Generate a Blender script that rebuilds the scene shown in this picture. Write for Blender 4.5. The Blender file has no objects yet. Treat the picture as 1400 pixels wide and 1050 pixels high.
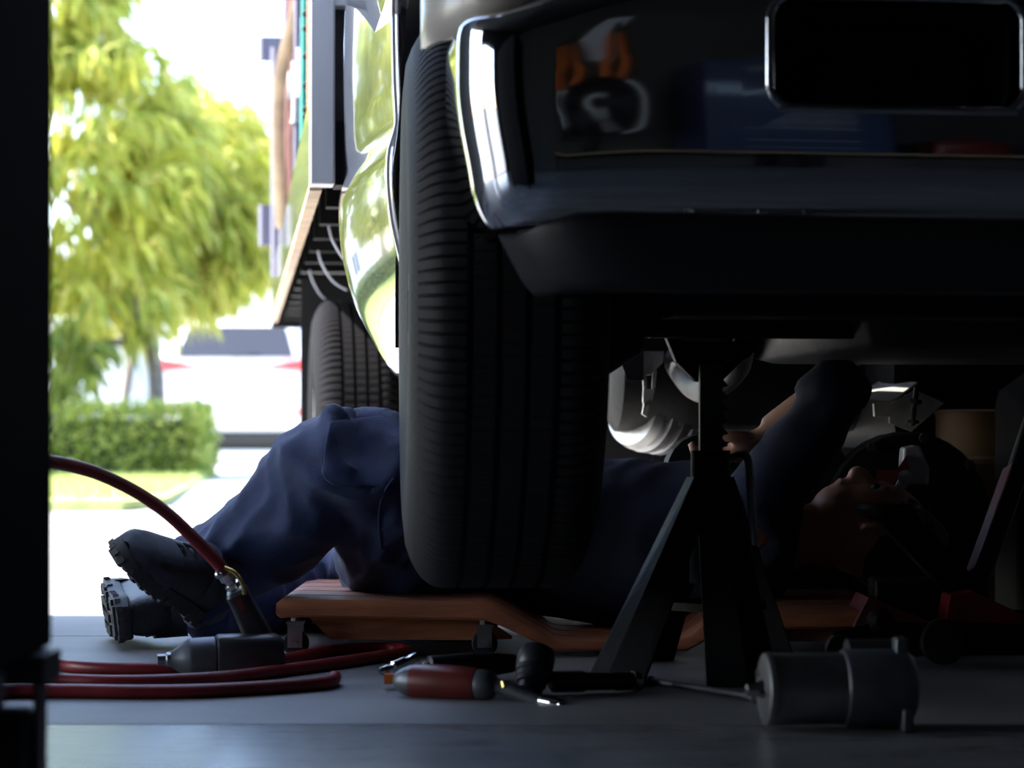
import bpy, bmesh, math, random
import numpy as np
from mathutils import Vector, Matrix, noise
random.seed(7)
SC = bpy.context.scene
COL = SC.collection

# ------------------------------------------------------------------ camera
CAMH, FPX, HORIZON = 0.364, 3140.0, 594.0
cam_d = bpy.data.cameras.new('camera')
cam = bpy.data.objects.new('camera', cam_d); COL.objects.link(cam)
cam.location = (0, 0, CAMH); cam.rotation_euler = (math.pi/2, 0, 0)
cam_d.sensor_width = 22.3; cam_d.lens = 22.3*FPX/1400.0
cam_d.shift_y = (HORIZON-525.0)/1400.0
cam_d.clip_start = 0.05; cam_d.clip_end = 400
cam_d.dof.use_dof = True; cam_d.dof.focus_distance = 3.85; cam_d.dof.aperture_fstop = 2.8
SC.camera = cam
# ------------------------------------------------------------------ world, sun, exposure
SUN = Vector((-0.90, 0.03, 1.02)).normalized()
W = bpy.data.worlds.new('sky'); SC.world = W; W.use_nodes = True
nt = W.node_tree; nt.nodes.clear()
sky = nt.nodes.new('ShaderNodeTexSky'); sky.sky_type = 'NISHITA'; sky.sun_disc = False
sky.sun_elevation = math.asin(SUN.z); sky.sun_rotation = math.atan2(SUN.x, SUN.y)
sky.air_density = 1.0; sky.dust_density = 1.5; sky.ozone_density = 1.5
bg = nt.nodes.new('ShaderNodeBackground'); bg.inputs['Strength'].default_value = 0.5
wo = nt.nodes.new('ShaderNodeOutputWorld')
nt.links.new(sky.outputs[0], bg.inputs[0]); nt.links.new(bg.outputs[0], wo.inputs[0])
sun_d = bpy.data.lights.new('sun', 'SUN'); sun_d.energy = 9.0; sun_d.angle = math.radians(0.6)
sun_d.color = (1.0, 0.95, 0.86)
sun = bpy.data.objects.new('sun', sun_d); COL.objects.link(sun)
sun.rotation_euler = SUN.to_track_quat('Z', 'Y').to_euler(); sun.location = SUN*30
SC.view_settings.view_transform = 'Standard'; SC.view_settings.look = 'None'
SC.view_settings.gamma = 1.0; SC.view_settings.use_curve_mapping = False
SC.view_settings.exposure = 1.0

# ------------------------------------------------------------------ helpers
def P(px, py, d):
    """point of the place seen at pixel px,py standing d metres away"""
    return Vector(((px-700.0)*d/FPX, d, CAMH-(py-HORIZON)*d/FPX))
def G(px, d, z=0.0):
    return Vector(((px-700.0)*d/FPX, d, z))

MATS = {}
def mat(name, base, rough=0.5, metal=0.0, var=0.0, scale=8.0, bump=0.0, bscale=60.0, coat=0.0,
        base2=None, spec=0.5, stretch=None, sheen=0.0, detail=4.0):
    if name in MATS: return MATS[name]
    m = bpy.data.materials.new(name); m.use_nodes = True; t = m.node_tree
    b = t.nodes['Principled BSDF']
    b.inputs['Base Color'].default_value = (*base, 1); b.inputs['Roughness'].default_value = rough
    b.inputs['Metallic'].default_value = metal; b.inputs['Coat Weight'].default_value = coat
    b.inputs['Coat Roughness'].default_value = 0.03; b.inputs['Specular IOR Level'].default_value = spec
    if sheen: b.inputs['Sheen Weight'].default_value = sheen
    tc = t.nodes.new('ShaderNodeTexCoord'); vec = tc.outputs['Object']
    if stretch:
        mp = t.nodes.new('ShaderNodeMapping'); mp.inputs['Scale'].default_value = stretch
        t.links.new(vec, mp.inputs[0]); vec = mp.outputs[0]
    if var or base2:
        n = t.nodes.new('ShaderNodeTexNoise'); n.inputs['Scale'].default_value = scale
        n.inputs['Detail'].default_value = detail; t.links.new(vec, n.inputs['Vector'])
        r = t.nodes.new('ShaderNodeValToRGB')
        r.color_ramp.elements[0].position = 0.32; r.color_ramp.elements[1].position = 0.68
        c2 = base2 if base2 else tuple(min(1, c*(1+var)) for c in base)
        c1 = base if base2 else tuple(c*(1-var) for c in base)
        r.color_ramp.elements[0].color = (*c1, 1); r.color_ramp.elements[1].color = (*c2, 1)
        t.links.new(n.outputs[0], r.inputs[0]); t.links.new(r.outputs[0], b.inputs['Base Color'])
    if bump:
        n2 = t.nodes.new('ShaderNodeTexNoise'); n2.inputs['Scale'].default_value = bscale
        n2.inputs['Detail'].default_value = 3; t.links.new(vec, n2.inputs['Vector'])
        bp = t.nodes.new('ShaderNodeBump'); bp.inputs['Strength'].default_value = bump
        bp.inputs['Distance'].default_value = 0.01
        t.links.new(n2.outputs[0], bp.inputs['Height']); t.links.new(bp.outputs[0], b.inputs['Normal'])
    MATS[name] = m; return m

def leaf_mat(name, cols, trans=0.45):
    m = bpy.data.materials.new(name); m.use_nodes = True; t = m.node_tree; t.nodes.clear()
    g = t.nodes.new('ShaderNodeNewGeometry'); r = t.nodes.new('ShaderNodeValToRGB')
    els = r.color_ramp.elements
    while len(els) < len(cols): els.new(0.5)
    for i, c in enumerate(cols):
        els[i].position = i/(len(cols)-1); els[i].color = (*c, 1)
    t.links.new(g.outputs['Random Per Island'], r.inputs[0])
    d = t.nodes.new('ShaderNodeBsdfPrincipled'); d.inputs['Roughness'].default_value = 0.4
    tr = t.nodes.new('ShaderNodeBsdfTranslucent'); mx = t.nodes.new('ShaderNodeMixShader')
    mx.inputs[0].default_value = trans
    o = t.nodes.new('ShaderNodeOutputMaterial')
    t.links.new(r.outputs[0], d.inputs['Base Color']); t.links.new(r.outputs[0], tr.inputs[0])
    t.links.new(d.outputs[0], mx.inputs[1]); t.links.new(tr.outputs[0], mx.inputs[2])
    t.links.new(mx.outputs[0], o.inputs[0]); MATS[name] = m; return m

WM = {}   # world matrix of the root each object hangs from
def obj(name, mb, m, parent=None, smooth=35, label=None, bevel=0.0, kind=None):
    verts, faces = (mb.v, mb.f) if isinstance(mb, MB) else mb
    me = bpy.data.meshes.new(name)
    mw = WM[parent] if parent is not None else Matrix.Identity(4)
    if parent is not None:
        inv = mw.inverted(); verts = [inv @ Vector(v) for v in verts]
    me.from_pydata([tuple(v) for v in verts], [], faces)
    me.update()
    bm = bmesh.new(); bm.from_mesh(me); bmesh.ops.recalc_face_normals(bm, faces=bm.faces); bm.to_mesh(me); bm.free()
    if smooth:
        me.shade_smooth(); me.set_sharp_from_angle(angle=math.radians(smooth))
    me.materials.append(m)
    o = bpy.data.objects.new(name, me); COL.objects.link(o)
    if parent is not None: o.parent = parent
    WM[o] = mw
    if bevel:
        b = o.modifiers.new('bevel', 'BEVEL'); b.width = bevel; b.segments = 2; b.limit_method = 'ANGLE'
        b.angle_limit = math.radians(40)
    if label: o['label'] = label
    if kind: o['kind'] = kind
    return o
def tag(o, label, cat, group=None):
    o['label'] = label; o['category'] = cat
    if group: o['group'] = group
    return o
def thing(name, label, cat, loc=(0,0,0), rotz=0.0, group=None):
    o = bpy.data.objects.new(name, None); COL.objects.link(o); o.empty_display_size = 0.05
    o.location = loc; o.rotation_euler = (0, 0, rotz)
    WM[o] = Matrix.Translation(Vector(loc)) @ Matrix.Rotation(rotz, 4, 'Z')
    return tag(o, label, cat, group)
def struct(o): o['kind'] = 'structure'; return o
def rebase(o, loc):
    """move a single-mesh thing's origin to loc, its shape staying put"""
    o.data.transform(Matrix.Translation(-Vector(loc))); o.location = loc; return o
def again(src, parent, mw=None, name=None):
    c = src.copy(); COL.objects.link(c); c.parent = parent; WM[c] = WM[parent] if parent else Matrix.Identity(4)
    if mw is not None: c.matrix_local = mw
    return c

def frame(axis, up=None):
    z = Vector(axis).normalized()
    u = Vector(up) if up else (Vector((0,0,1)) if abs(z.z) < 0.9 else Vector((1,0,0)))
    x = u.cross(z).normalized(); y = z.cross(x)
    return x, y, z

class MB:
    def __init__(s, T=None): s.v = []; s.f = []; s.T = T
    def add(s, vs, fs):
        n = len(s.v)
        if s.T is not None: vs = [s.T @ Vector(v) for v in vs]
        s.v += [Vector(v) for v in vs]; s.f += [tuple(i+n for i in f) for f in fs]; return s
    def box(s, x0, x1, y0, y1, z0, z1, R=None):
        vs = [(x,y,z) for x in (x0,x1) for y in (y0,y1) for z in (z0,z1)]
        if R is not None: vs = [R @ Vector(v) for v in vs]
        return s.add(vs, [(0,1,3,2),(4,6,7,5),(0,4,5,1),(2,3,7,6),(0,2,6,4),(1,5,7,3)])
    def obox(s, c, ax, ay, az, dx, dy, dz):
        c = Vector(c); ax, ay, az = (Vector(a).normalized() for a in (ax, ay, az))
        vs = [c+ax*(i*dx/2)+ay*(j*dy/2)+az*(k*dz/2) for i in (-1,1) for j in (-1,1) for k in (-1,1)]
        return s.add(vs, [(0,1,3,2),(4,6,7,5),(0,4,5,1),(2,3,7,6),(0,2,6,4),(1,5,7,3)])
    def bar(s, p0, p1, w, h, up=(0,0,1)):
        p0, p1 = Vector(p0), Vector(p1); x, y, z = frame(p1-p0, up)
        return s.obox((p0+p1)/2, x, y, z, w, h, (p1-p0).length)
    def rings(s, rings, closed=True, cap=True):
        n = len(rings[0]); vs = [p for r in rings for p in r]; fs = []
        m = n if closed else n-1
        for i in range(len(rings)-1):
            for j in range(m):
                a, b = i*n+j, i*n+(j+1) % n
                fs.append((a, b, b+n, a+n))
        if cap and closed:
            fs.append(tuple(range(n))[::-1]); fs.append(tuple((len(rings)-1)*n+j for j in range(n)))
        return s.add(vs, fs)
    def cyl(s, p0, p1, r0, r1=None, seg=16, cap=True):
        r1 = r0 if r1 is None else r1; p0, p1 = Vector(p0), Vector(p1)
        x, y, z = frame(p1-p0)
        rr = [[p+(x*math.cos(2*math.pi*k/seg)+y*math.sin(2*math.pi*k/seg))*r for k in range(seg)] for p, r in ((p0,r0),(p1,r1))]
        return s.rings(rr, True, cap)
    def lathe(s, base, axis, prof, seg=24, cap=True, up=None):
        """prof: (distance along axis, radius)"""
        base = Vector(base); x, y, z = frame(axis, up)
        rr = [[base+z*h+(x*math.cos(2*math.pi*k/seg)+y*math.sin(2*math.pi*k/seg))*max(r,1e-4) for k in range(seg)] for h, r in prof]
        return s.rings(rr, True, cap)
    def tube(s, pts, rad, seg=10, sub=6, flat=1.0, cap=True):
        pts = [Vector(p) for p in pts]; n = len(pts)
        rad = [rad]*n if isinstance(rad, (int,float)) else rad
        P_, R_ = [], []
        for i in range(n-1):
            p0 = pts[max(i-1,0)]; p1 = pts[i]; p2 = pts[i+1]; p3 = pts[min(i+2,n-1)]
            for k in range(sub):
                t = k/sub; t2 = t*t; t3 = t2*t
                P_.append(0.5*((2*p1)+(p2-p0)*t+(2*p0-5*p1+4*p2-p3)*t2+(3*p1-p0-3*p2+p3)*t3))
                R_.append(rad[i]*(1-t)+rad[i+1]*t)
        P_.append(pts[-1]); R_.append(rad[-1])
        x, y, z = frame(P_[1]-P_[0]); rr = []
        for i, p in enumerate(P_):
            tz = (P_[min(i+1,len(P_)-1)]-P_[max(i-1,0)])
            if tz.length > 1e-7:
                tz.normalize(); x = (x-tz*x.dot(tz)).normalized(); y = tz.cross(x)
            rr.append([p+(x*math.cos(2*math.pi*k/seg)+y*math.sin(2*math.pi*k/seg)*flat)*R_[i] for k in range(seg)])
        return s.rings(rr, True, cap)
    def prism(s, poly, depth, org, ax, ay):
        """polygon in the plane (ax, ay) pushed by depth along ax x ay"""
        org, ax, ay = Vector(org), Vector(ax).normalized(), Vector(ay).normalized(); az = ax.cross(ay)
        a = [org+ax*u+ay*v for u, v in poly]; b = [p+az*depth for p in a]; n = len(a)
        return s.add(a+b, [tuple(range(n))[::-1], tuple(range(n, 2*n))]+[(i, (i+1) % n, (i+1) % n+n, i+n) for i in range(n)])
    def sphere(s, c, r, seg=16, rings=10, sc=(1,1,1)):
        c = Vector(c); rr = []
        for i in range(rings+1):
            a = math.pi*i/rings; q = max(math.sin(a), 1e-3)
            rr.append([c+Vector((math.cos(2*math.pi*k/seg)*q*r*sc[0], math.sin(2*math.pi*k/seg)*q*r*sc[1], -math.cos(a)*r*sc[2])) for k in range(seg)])
        return s.rings(rr)

def rrect(hw, hd, rad, seg=5, cx=0, cy=0):
    out = []
    for (sx, sy, a0) in ((1,1,0),(-1,1,90),(-1,-1,180),(1,-1,270)):
        for k in range(seg+1):
            a = math.radians(a0+90*k/seg)
            out.append((cx+sx*(hw-rad)+math.cos(a)*rad, cy+sy*(hd-rad)+math.sin(a)*rad))
    return out
def lerp_prof(tab, t):
    if t <= tab[0][0]: return tab[0][1]
    for (a, b), (c, d) in zip(tab, tab[1:]):
        if t <= c: return b+(d-b)*(t-a)/(c-a)
    return tab[-1][1]
def sstep(t): t = min(1, max(0, t)); return t*t*(3-2*t)

# ------------------------------------------------------------------ materials
mat('concrete', (.17,.172,.18), .55, var=.25, scale=3.0, bump=.12, bscale=90)
mat('concrete_sealed', (.18,.19,.205), .27, spec=.6, var=.22, scale=5.0, bump=.05, bscale=30, stretch=(1,2.5,1))
mat('asphalt', (.16,.16,.165), .85, var=.12, scale=3.0, bump=.2)
mat('driveway', (.42,.41,.39), .8, var=.08, scale=2.0, bump=.15)
mat('wall_paint', (.05,.05,.053), .8, var=.1, scale=1.5)
mat('wall_block', (.06,.06,.065), .85, var=.15, scale=2, bump=.2)
mat('ceiling_metal', (.04,.04,.043), .6, var=.1, scale=2)
mat('chrome', (.62,.64,.67), .035, 1.0)
mat('chrome_worn', (.6,.6,.62), .16, 1.0, var=.1, scale=30)
mat('rubber', (.014,.014,.016), .7, spec=.3, bump=.1, bscale=120)
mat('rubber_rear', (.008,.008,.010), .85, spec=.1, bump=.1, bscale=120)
mat('black_plastic', (.014,.015,.018), .5)
mat('tank_black', (.008,.008,.009), .9, spec=.1)
mat('cabinet_black', (.006,.006,.007), .8, spec=.08)
mat('black_paint', (.010,.010,.011), .5, spec=.15, bump=.1, bscale=80)
mat('dark_steel', (.05,.05,.055), .5, .6, var=.3, scale=20)
mat('steel', (.28,.28,.29), .36, .9, var=.15, scale=25)
mat('bare_metal', (.55,.54,.52), .45, .5, var=.18, scale=30, bump=.1)
mat('aluminium', (.82,.84,.88), .5, .05, var=.1, scale=14, bump=.05, stretch=(1,1,.15))
mat('body_paint', (.27,.28,.33), .10, .35, coat=1.0)
mat('body_beige', (.48,.45,.42), .35, coat=.3)
mat('board_paint', (.50,.55,.42), .14, .25, coat=.9, var=.06, scale=5, stretch=(1,6,1))
mat('tan_rail', (.50,.36,.24), .55, var=.2, scale=12)
mat('green_pipe', (.02,.24,.19), .35, var=.15, scale=10)
mat('brown_pipe', (.16,.06,.045), .6, var=.3, scale=14)
mat('violet_pipe', (.16,.15,.2), .45)
mat('galvanised', (.42,.43,.45), .45, .6, var=.15, scale=40)
mat('wood_red', (.40,.15,.07), .62, base2=(.25,.08,.04), scale=9, bump=.15, bscale=14, stretch=(1.2,9,9))
mat('denim_navy', (.024,.044,.125), .82, var=.18, scale=22, bump=.25, bscale=500, sheen=.15)
mat('thread', (.030,.046,.11), .8)
mat('shirt_navy', (.013,.019,.045), .85, var=.2, scale=15, bump=.2, bscale=300)
mat('boot_leather', (.022,.024,.032), .48, var=.25, scale=40, bump=.2, bscale=160)
mat('boot_suede', (.055,.064,.090), .75, var=.2, scale=60)
mat('boot_sole', (.034,.036,.044), .6, bump=.1, bscale=150)
mat('skin', (.50,.26,.17), .5, var=.08, scale=20)
mat('hair', (.02,.015,.012), .6, bump=.4, bscale=200)
mat('hose_red', (.20,.013,.017), .42, var=.15, scale=20)
mat('tool_grey', (.10,.11,.13), .42, .5, var=.2, scale=30)
mat('tool_black', (.016,.017,.022), .4)
mat('tool_red', (.11,.013,.010), .36, var=.2, scale=30)
mat('brass', (.55,.38,.14), .3, 1.0)
mat('jack_red', (.22,.016,.016), .45, var=.25, scale=14, coat=.2)
mat('jack_maroon', (.13,.035,.04), .5, var=.3, scale=20)
mat('rust_brown', (.10,.055,.016), .7, base2=(.05,.025,.01), scale=7)
mat('orange', (.70,.16,.02), .4)
mat('suv_white', (.85,.85,.85), .2, coat=.8)
mat('suv_glass', (.03,.034,.05), .45, spec=.3)
mat('suv_black', (.02,.02,.02), .6)
mat('lamp_red', (.75,.05,.04), .25, coat=.5)
mat('bark', (.22,.19,.17), .9, var=.3, scale=12, bump=.5, bscale=25)
mat('hedge_core', (.06,.08,.025), .9)
mat('soil_lawn', (.40,.46,.16), .9, var=.25, scale=6)
mat('house_white', (.75,.75,.74), .8)
mat('house_roof', (.42,.45,.50), .7, var=.1, scale=3)
mat('house_glass', (.10,.13,.17), .15)
mat('bench_wood', (.28,.2,.12), .6, var=.2, scale=6)
mat('chest_blue', (.010,.022,.085), .35, coat=.4)
mat('paper', (.62,.66,.78), .7)
mat('fan_ring', (.6,.62,.64), .4)
leaf_mat('leaves_bright', [(.22,.28,.04), (.56,.58,.09), (.74,.72,.18), (.36,.44,.07), (.76,.64,.18)], .5)
leaf_mat('leaves_mid', [(.10,.17,.03), (.26,.33,.05), (.38,.42,.09), (.16,.24,.05)], .45)
leaf_mat('leaves_hedge', [(.14,.24,.04), (.40,.48,.09), (.70,.70,.22), (.28,.38,.07)], .45)
leaf_mat('grass', [(.30,.40,.10), (.55,.60,.22), (.42,.50,.15)], .3)
M = MATS

# ------------------------------------------------------------------ the garage
DOOR = 4.62; BACK = -2.7; LEFT = -4.2; RIGHT = 4.2
floor = struct(obj('floor', MB().box(LEFT, RIGHT, BACK, DOOR, -0.3, -0.006), M['concrete'], None, 0))
slabs_y = [BACK, .2, 2.885, 4.15, DOOR]
for i in range(4):
    y0, y1 = slabs_y[i]+.004, slabs_y[i+1]-.004
    for (x0, x1) in ((LEFT, -1.9), (-1.9, .95), (.95, 2.6), (2.6, RIGHT)):
        obj('floor_slab', MB().box(x0+.003, x1-.003, y0, y1, -0.02, 0.0), M['concrete_sealed' if i <= 1 else 'concrete'], floor, 0)
ROOF = 3.5
struct(obj('ceiling', MB().box(LEFT-.2, RIGHT+.2, BACK-.2, ROOF, 2.45, 2.6), M['ceiling_metal'], None, 0))
struct(obj('sun_block_roof', MB().box(-6.4, -1.6, ROOF, DOOR+.03, 3.95, 4.1), M['ceiling_metal'], None, 0))  # unseen roof piece added to keep sun off the floor by the door
struct(obj('wall_right', MB().box(RIGHT, RIGHT+.2, BACK-.2, DOOR, 0, 2.45), M['wall_paint'], None, 0))
struct(obj('wall_back', MB().box(LEFT-.2, RIGHT+.2, BACK-.2, BACK, 0, 2.45), M['wall_paint'], None, 0))
wl = MB(); wl.box(LEFT-.2, LEFT, BACK, 1.0, 0, 2.45); wl.box(LEFT-.2, LEFT, 1.0, 2.4, 1.75, 2.45); wl.box(LEFT-.2, LEFT, 2.4, 2.7, 0, 2.45); wl.box(LEFT-.2, LEFT, 4.5, DOOR, 0, 3.95)
struct(obj('wall_left', wl, M['wall_block'], None, 0))
struct(obj('bay_sun_block', MB().box(LEFT-3.1, LEFT-.2, 2.2, DOOR+.3, 3.4, 3.5), M['ceiling_metal'], None, 0))  # unseen, added to stop direct sun entering the left bay
struct(obj('side_sun_block', MB().box(LEFT-2.6, LEFT-.2, -.2, 2.2, 2.35, 2.45), M['ceiling_metal'], None, 0))  # unseen, added to keep sun out of the nearer left opening
wf = MB(); wf.box(LEFT-.2, -1.22, DOOR-.2, DOOR, 0, 4); wf.box(2.25, RIGHT+.2, DOOR-.2, DOOR, 0, 2.45)
struct(obj('wall_front', wf, M['wall_block'], None, 0))
struct(obj('shade_wall', MB().box(2.25, 2.5, ROOF+.1, 16, -.1, 4.0), M['ceiling_metal'], None, 0))  # added unseen wall, cutting fill light from the right of the truck
struct(obj('trim_1', MB().box(-1.22, 2.25, DOOR, DOOR+.06, -.012, -.002), M['galvanised'], None, 0))
# the drive outside dips a little and comes up again to the street
ys = [DOOR, 5.6, 6.4, 8, 10, 12, 16, 22, 40, 90, 160]; zs = [-.012, -.05, -.056, -.056, -.05, -.035, -.005, 0, 0, 0, 0]
gm = MB(); gm.rings([[Vector((x, y, z)) for x in (-120, -40, -10, 0, 10, 40, 120)] for y, z in zip(ys, zs)], closed=False)
struct(obj('driveway', gm, M['driveway'], None, 60))
struct(obj('ground_side', MB().box(-120, LEFT-.2, -60, DOOR, -.3, -.03), M['asphalt'], None, 0))

# ------------------------------------------------------------------ the truck
TH = 0.1184
TO = Vector((.783, 3.482, 0))
truck = thing('truck', 'jacked-up work truck with chrome bumper and pale cab seen nose-on from the floor', 'truck', TO, TH)
TM = WM[truck]
def TB(): return MB(TM)
# --- wheels
def wheel(name, cx_out, cy, cz, R, width, mtyre, side=-1, front=True, steer=0.0):
    """cx_out: outer sidewall plane; side -1 is the left of the picture"""
    prof = []   # (across from outer face, radius, lug flag)
    w = width
    prof += [(.030, R*.56, 0), (.012, R*.60, 0), (.004, R*.68, 0), (.0, R*.76, 0), (.004, R*.85, 0), (.012, R*.905, 0), (.020, R*.94, 1), (.028, R*.966, 1), (.038, R*.985, 1)]
    ribs = 5; g = .009; x0, x1 = .046, w-.046; rw = (x1-x0-(ribs-1)*g)/ribs
    for k in range(ribs):
        a = x0+k*(rw+g)
        lug = 1 if k in (0, ribs-1) else 2
        prof += [(a, R*(.994 if lug == 1 else 1), lug), (a+rw*.5, R, lug), (a+rw, R*(.994 if lug == 1 and k else 1), lug)]
        if k < ribs-1: prof += [(a+rw+.001, R-.011, 0), (a+rw+g-.001, R-.011, 0)]
    prof += [(w-.038, R*.985, 1), (w-.028, R*.966, 1), (w-.020, R*.94, 1), (w-.012, R*.905, 0), (w-.004, R*.85, 0), (w, R*.76, 0), (w-.004, R*.68, 0), (w-.03, R*.56, 0)]
    N = 918 if front else 440; per_ = 6 if front else 4; rr = []
    for (h, r, lug) in prof:
        ring = []
        for k in range(N):
            q = r
            if lug == 1 and k % per_ == 0: q -= .005
            if lug == 2 and (k+2) % per_ == 0: q -= .0015
            a = 2*math.pi*k/N
            ring.append(Vector((cx_out-side*h, cy+math.cos(a)*q, cz+math.sin(a)*q)))
        rr.append(ring)
    S0 = TM @ Matrix.Translation((cx_out, cy, cz)) @ Matrix.Rotation(steer, 4, 'Z') @ Matrix.Translation((-cx_out, -cy, -cz))
    def TB(): return MB(S0)
    b = TB(); b.rings(rr, True, False)
    t = obj(name, b, mtyre, truck, 28)
    rb = TB(); ax = (-side, 0, 0); base = (cx_out, cy, cz)
    rb.lathe(base, ax, [(.028, R*.575), (.016, R*.575), (.014, R*.55), (.05, R*.52), (.09, R*.50), (w-.05, R*.50), (w-.016, R*.55), (w-.014, R*.575), (w-.03, R*.58)], 40, False)
    rb.lathe(base, ax, [(.075, R*.51), (.06, R*.42), (.05 if front else .10, R*.34), (.045 if front else .11, R*.2), (.02 if front else .04, R*.17), (.02 if front else .04, .001)], 40, False)
    obj('rim', rb, M['galvanised'], t, 30)
    for k in range(8):
        a = 2*math.pi*(k+.5)/8; off = .045 if front else .108
        q = Vector((cx_out-side*off, cy+math.cos(a)*R*.27, cz+math.sin(a)*R*.27))
        obj('lug_nut', TB().cyl(q, q+Vector((side*.035, 0, 0)), .014, seg=6), M['steel'], t, 20)
    return t
FR = .413
wheel('front_tire', -.950, 0, .552, FR, .272, M['rubber'], steer=-.050)
wheel('front_tire', .950, 0, .552, FR, .272, M['rubber'], side=1, steer=-.050)
RY = 3.20; RZ = .346; RR = .402
wheel('rear_tire', -.985, RY, RZ, RR, .25, M['rubber_rear'], front=False)
wheel('rear_tire', -.705, RY, RZ, RR, .25, M['rubber_rear'], front=False)
wheel('rear_tire', .985, RY, RZ, RR, .25, M['rubber_rear'], side=1, front=False)
wheel('rear_tire', .705, RY, RZ, RR, .25, M['rubber_rear'], side=1, front=False)
# --- bumper: a pressed sheet, section bowed and tucked under, ends wrapped round
BY = -.655
sec = [(.935, .050), (.931, .022), (.922, .007), (.908, .0008), (.83, -.0012), (.75, -.0014), (.70, -.0008), (.676, .002), (.658, .009), (.642, .021), (.628, .038), (.618, .058), (.612, .082)]   # z, set back
# arc length along the section
sl = [0]
for (a, b), (c, d) in zip(sec, sec[1:]): sl.append(sl[-1]+math.hypot(c-a, d-b))
zt = [(s_, q[0]) for s_, q in zip(sl, sec)]; bt = [(s_, q[1]) for s_, q in zip(sl, sec)]
def catmull(tab, t):
    n = len(tab)
    if t <= tab[0][0]: return tab[0][1]
    if t >= tab[-1][0]: return tab[-1][1]
    for i in range(n-1):
        if t <= tab[i+1][0]:
            x0, y0 = tab[i]; x1, y1 = tab[i+1]; h = x1-x0; u = (t-x0)/h
            m0 = (y1-tab[max(i-1,0)][1])/(x1-tab[max(i-1,0)][0]); m1 = (tab[min(i+2,n-1)][1]-y0)/(tab[min(i+2,n-1)][0]-x0)
            return (2*u**3-3*u*u+1)*y0+(u**3-2*u*u+u)*h*m0+(-2*u**3+3*u*u)*y1+(u**3-u*u)*h*m1
HW = .922
def bump_pt(u, v):
    """u: run along the bumper from its centre (signed), v: run down the section"""
    z = catmull(zt, v); back = catmull(bt, v)
    sgn = -1 if u < 0 else 1; a = abs(u)
    z -= .058*sstep((a-.68)/.22)*(z-.61)/.325
    cut = .010*sstep((.735-z)/.12)+.012*sstep((.80-z)/.12)     # lower corner cut away
    hw = HW-cut; r = .105; flat = hw-r
    crown = .012*(min(a, flat)/flat)**2
    if a <= flat: x, y = a, crown
    else:
        ang = min((a-flat)/r, math.pi/2)
        x = flat+r*math.sin(ang); y = crown+r*(1-math.cos(ang))
        if (a-flat)/r > math.pi/2: y += (a-flat)-r*math.pi/2
    nx, ny = (0, 1) if a <= flat else (-math.sin(ang)*.35, math.cos(ang))
    return Vector((sgn*(x+nx*back), BY+y+ny*back, z))
VT = sl[-1]
hu0, hu1 = -.556, -.232         # tow opening along u
hv0, hv1 = None, None
def v_of_z(z):
    lo, hi = .0, VT
    for _ in range(40):
        mid = (lo+hi)/2
        if catmull(zt, mid) > z: lo = mid
        else: hi = mid
    return lo
hv0, hv1 = v_of_z(.899), v_of_z(.754)
bb = TB()
us = list(np.linspace(-1.12, hu0-.03, 70))+list(np.linspace(hu0-.03, hu1+.03, 14))[1:]+list(np.linspace(hu1+.03, 1.12, 60))[1:]
vs_ = sorted(set(list(np.linspace(0, hv0-.008, 6))+list(np.linspace(hv0-.008, hv1+.02, 14))+list(np.linspace(hv1+.02, VT, 16))))
grid = {}; V = []; F = []
for i, u in enumerate(us):
    for j, v in enumerate(vs_):
        grid[i, j] = len(V); V.append(bump_pt(u, v))
def inhole(u, v): return hu0-.03 < u < hu1+.03 and hv0-.008 < v < hv1+.02
for i in range(len(us)-1):
    for j in range(len(vs_)-1):
        if inhole((us[i]+us[i+1])/2, (vs_[j]+vs_[j+1])/2): continue
        F.append((grid[i,j], grid[i+1,j], grid[i+1,j+1], grid[i,j+1]))
cu, cv = (hu0+hu1)/2, (hv0+hv1)/2
inner = rrect((hu1-hu0)/2, (hv1-hv0)/2, .030, 8, cu, cv)
def outer_of(p):
    du, dv = p[0]-cu, p[1]-cv
    Hu = (hu1-hu0)/2+.03; top = cv-(hv0-.008); bot = (hv1+.02)-cv
    s1 = Hu/max(abs(du), 1e-6); s2 = (top if dv < 0 else bot)/max(abs(dv), 1e-6)
    k = min(s1, s2); return (cu+du*k, cv+dv*k)
rings_ = []
for k in range(4):
    t = k/3
    rings_.append([bump_pt(*(np.array(outer_of(p))*(1-t)+np.array(p)*t)) for p in inner])
for dy, sh in ((.004, .002), (.010, .006), (.02, .008), (.06, .008)):
    q = rrect((hu1-hu0)/2-sh, (hv1-hv0)/2-sh, .028, 8, cu, cv)
    rings_.append([bump_pt(*p)+Vector((0, dy, 0)) for p in q])
bb.add(V, F); bb.rings(rings_, True, False)
bump_o = obj('bumper', bb, M['chrome'], truck, 50)
rm = TB(); rp = [bump_pt(*p)+Vector((0, .003, 0)) for p in rrect((hu1-hu0)/2-.004, (hv1-hv0)/2-.004, .029, 8, cu, cv)]
rm.tube(rp+rp[:2], .0062, 10, 2, cap=False); obj('opening_rim', rm, M['chrome_worn'], bump_o, 60)
rec = TB(); rec.rings([[bump_pt(*p)+Vector((0, dy, 0)) for p in rrect((hu1-hu0)/2-.009, (hv1-hv0)/2-.009, .027, 8, cu, cv)] for dy in (.045, .22)], True, False)
c_ = [bump_pt(*p)+Vector((0, .22, 0)) for p in rrect((hu1-hu0)/2-.009, (hv1-hv0)/2-.009, .027, 8, cu, cv)]
rec.add(c_, [tuple(range(len(c_)))])
obj('opening_liner', rec, M['black_plastic'], bump_o)
hk = TB(); hp = bump_pt(cu-.02, cv)
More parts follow.
